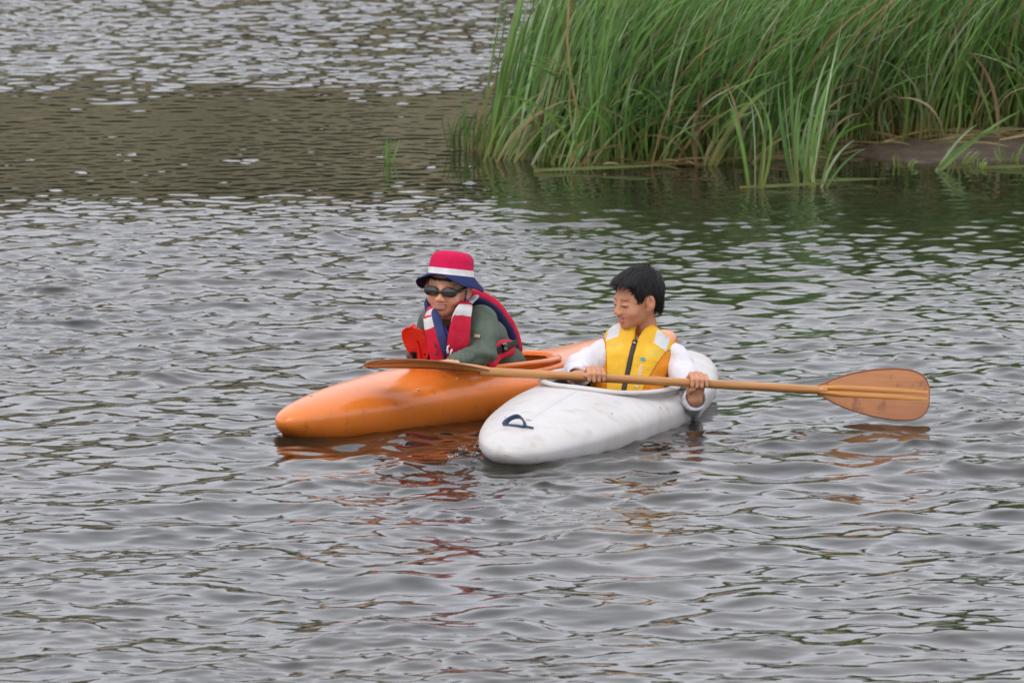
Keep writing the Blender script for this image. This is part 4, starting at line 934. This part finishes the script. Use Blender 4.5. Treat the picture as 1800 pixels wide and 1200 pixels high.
    mesh('buckle', *tube(np.array([at(883, 612.5, 27.955), at(893, 608.5, 28.01)]), .0165, 10, .45, up=lf), M['black_gloss'], belt)
    for (a, b) in ((788, 622), (794, 630)):
        v, fc, *_ = puffy([at(a, b, 27.78), at(a - 2, b - 9, 27.775), at(a + 1, b - 17, 27.79)], [.004] * 3, [.003] * 3, cn, 12, 8); mesh('toggle', v, fc, M['white_band'], jac)
    return root, rr0, sd_
PAR, RR0, RSD = person_a()
# the red paddle he holds: one blade shows, the shaft slopes down into the cockpit
def red_paddle():
    tip = RR0 + RSD * .195; end = RR0 - RSD * .26; ax = unit(tip - end); Ln = np.linalg.norm(tip - end)
    root = thing('red_paddle', (tip + end) / 2, 'red plastic paddle with upturned blade held by the person in the hat', 'paddle')
    mesh('shaft', *tube(np.linspace(end, RR0 - RSD * .012, 10), .0145, 14), M['black_gloss'], root)
    w = V3(.93, -.25, -.22); w = unit(w - ax * (w @ ax)); n = np.cross(ax, w); n = n if n[1] < 0 else -n; nt, ns = 28, 17; rows = []
    half = np.interp(np.linspace(0, 1, nt), [0, .2, .36, .52, .68, .82, .91, .97, 1], [.014, .018, .032, .043, .047, .043, .034, .020, .004])
    for side in (1, -1):
        for i in range(nt):
            t = i / (nt - 1)
            for q in np.linspace(-1, 1, ns): rows.append(RR0 + ax * (.195 * t) + w * half[i] * q + n * (.014 * q * q * (.4 + .6 * t) - .018 * math.sin(math.pi * t) + side * .0028))
    n0 = nt * ns; f = []
    for i in range(nt - 1):
        for j in range(ns - 1):
            a = i * ns + j; f.append((a, a + ns, a + ns + 1, a + 1)); a += n0; f.append((a, a + 1, a + ns + 1, a + ns))
    P = np.array(rows); b = mesh('blade', P, f, M['red_blade'], root)
    loop = [i * ns for i in range(nt)] + [(nt - 1) * ns + j for j in range(1, ns)] + [i * ns + ns - 1 for i in range(nt - 2, -1, -1)]
    mesh('blade_edge', *tube((P[loop] + P[[q + n0 for q in loop]]) / 2, .0036, 8, up=n), M['red_blade'], b)
    t = np.linspace(-.06, .62, 16); sp = RR0 + ax[None] * (.195 * t)[:, None] + n[None] * (-.018 * np.sin(math.pi * t) + .004)[:, None]; mesh('spine', *tube(sp, np.linspace(.015, .004, 16), 12, up=n), M['red_blade'], b)
red_paddle()

# ------------------------------------------------------------------ splash where the white nose cuts the water
def splash():
    r = np.random.default_rng(8); parts = []; c = on_water(845, 800)
    for i in range(34):
        p = c + V3(r.normal(-.01, .05), r.normal(.06, .16), 0); p[2] = .004 + abs(r.normal(0, .010)); s_ = .0025 + .006 * r.random() ** 2
        v, f = ball((0, 0, 0), 1, 10, 7); parts.append((v * (1 + .25 * noise3(v * 2 + i * 3)[:, None]) * (s_ * (1 + r.random()), s_ * 1.4, s_ * .8) + p, f))
    v, f = join(parts); m = bpy.data.materials.new('water_drops'); m.use_nodes = True; b = m.node_tree.nodes['Principled BSDF']; b.inputs['Roughness'].default_value = .02; b.inputs['IOR'].default_value = 1.333; b.inputs['Transmission Weight'].default_value = 1.0
    o = mesh('splash', v, f, m); o['kind'] = 'stuff'; o['label'] = 'small splash of bubbles beside the nose of the white kayak'; o['category'] = 'splash'
splash()
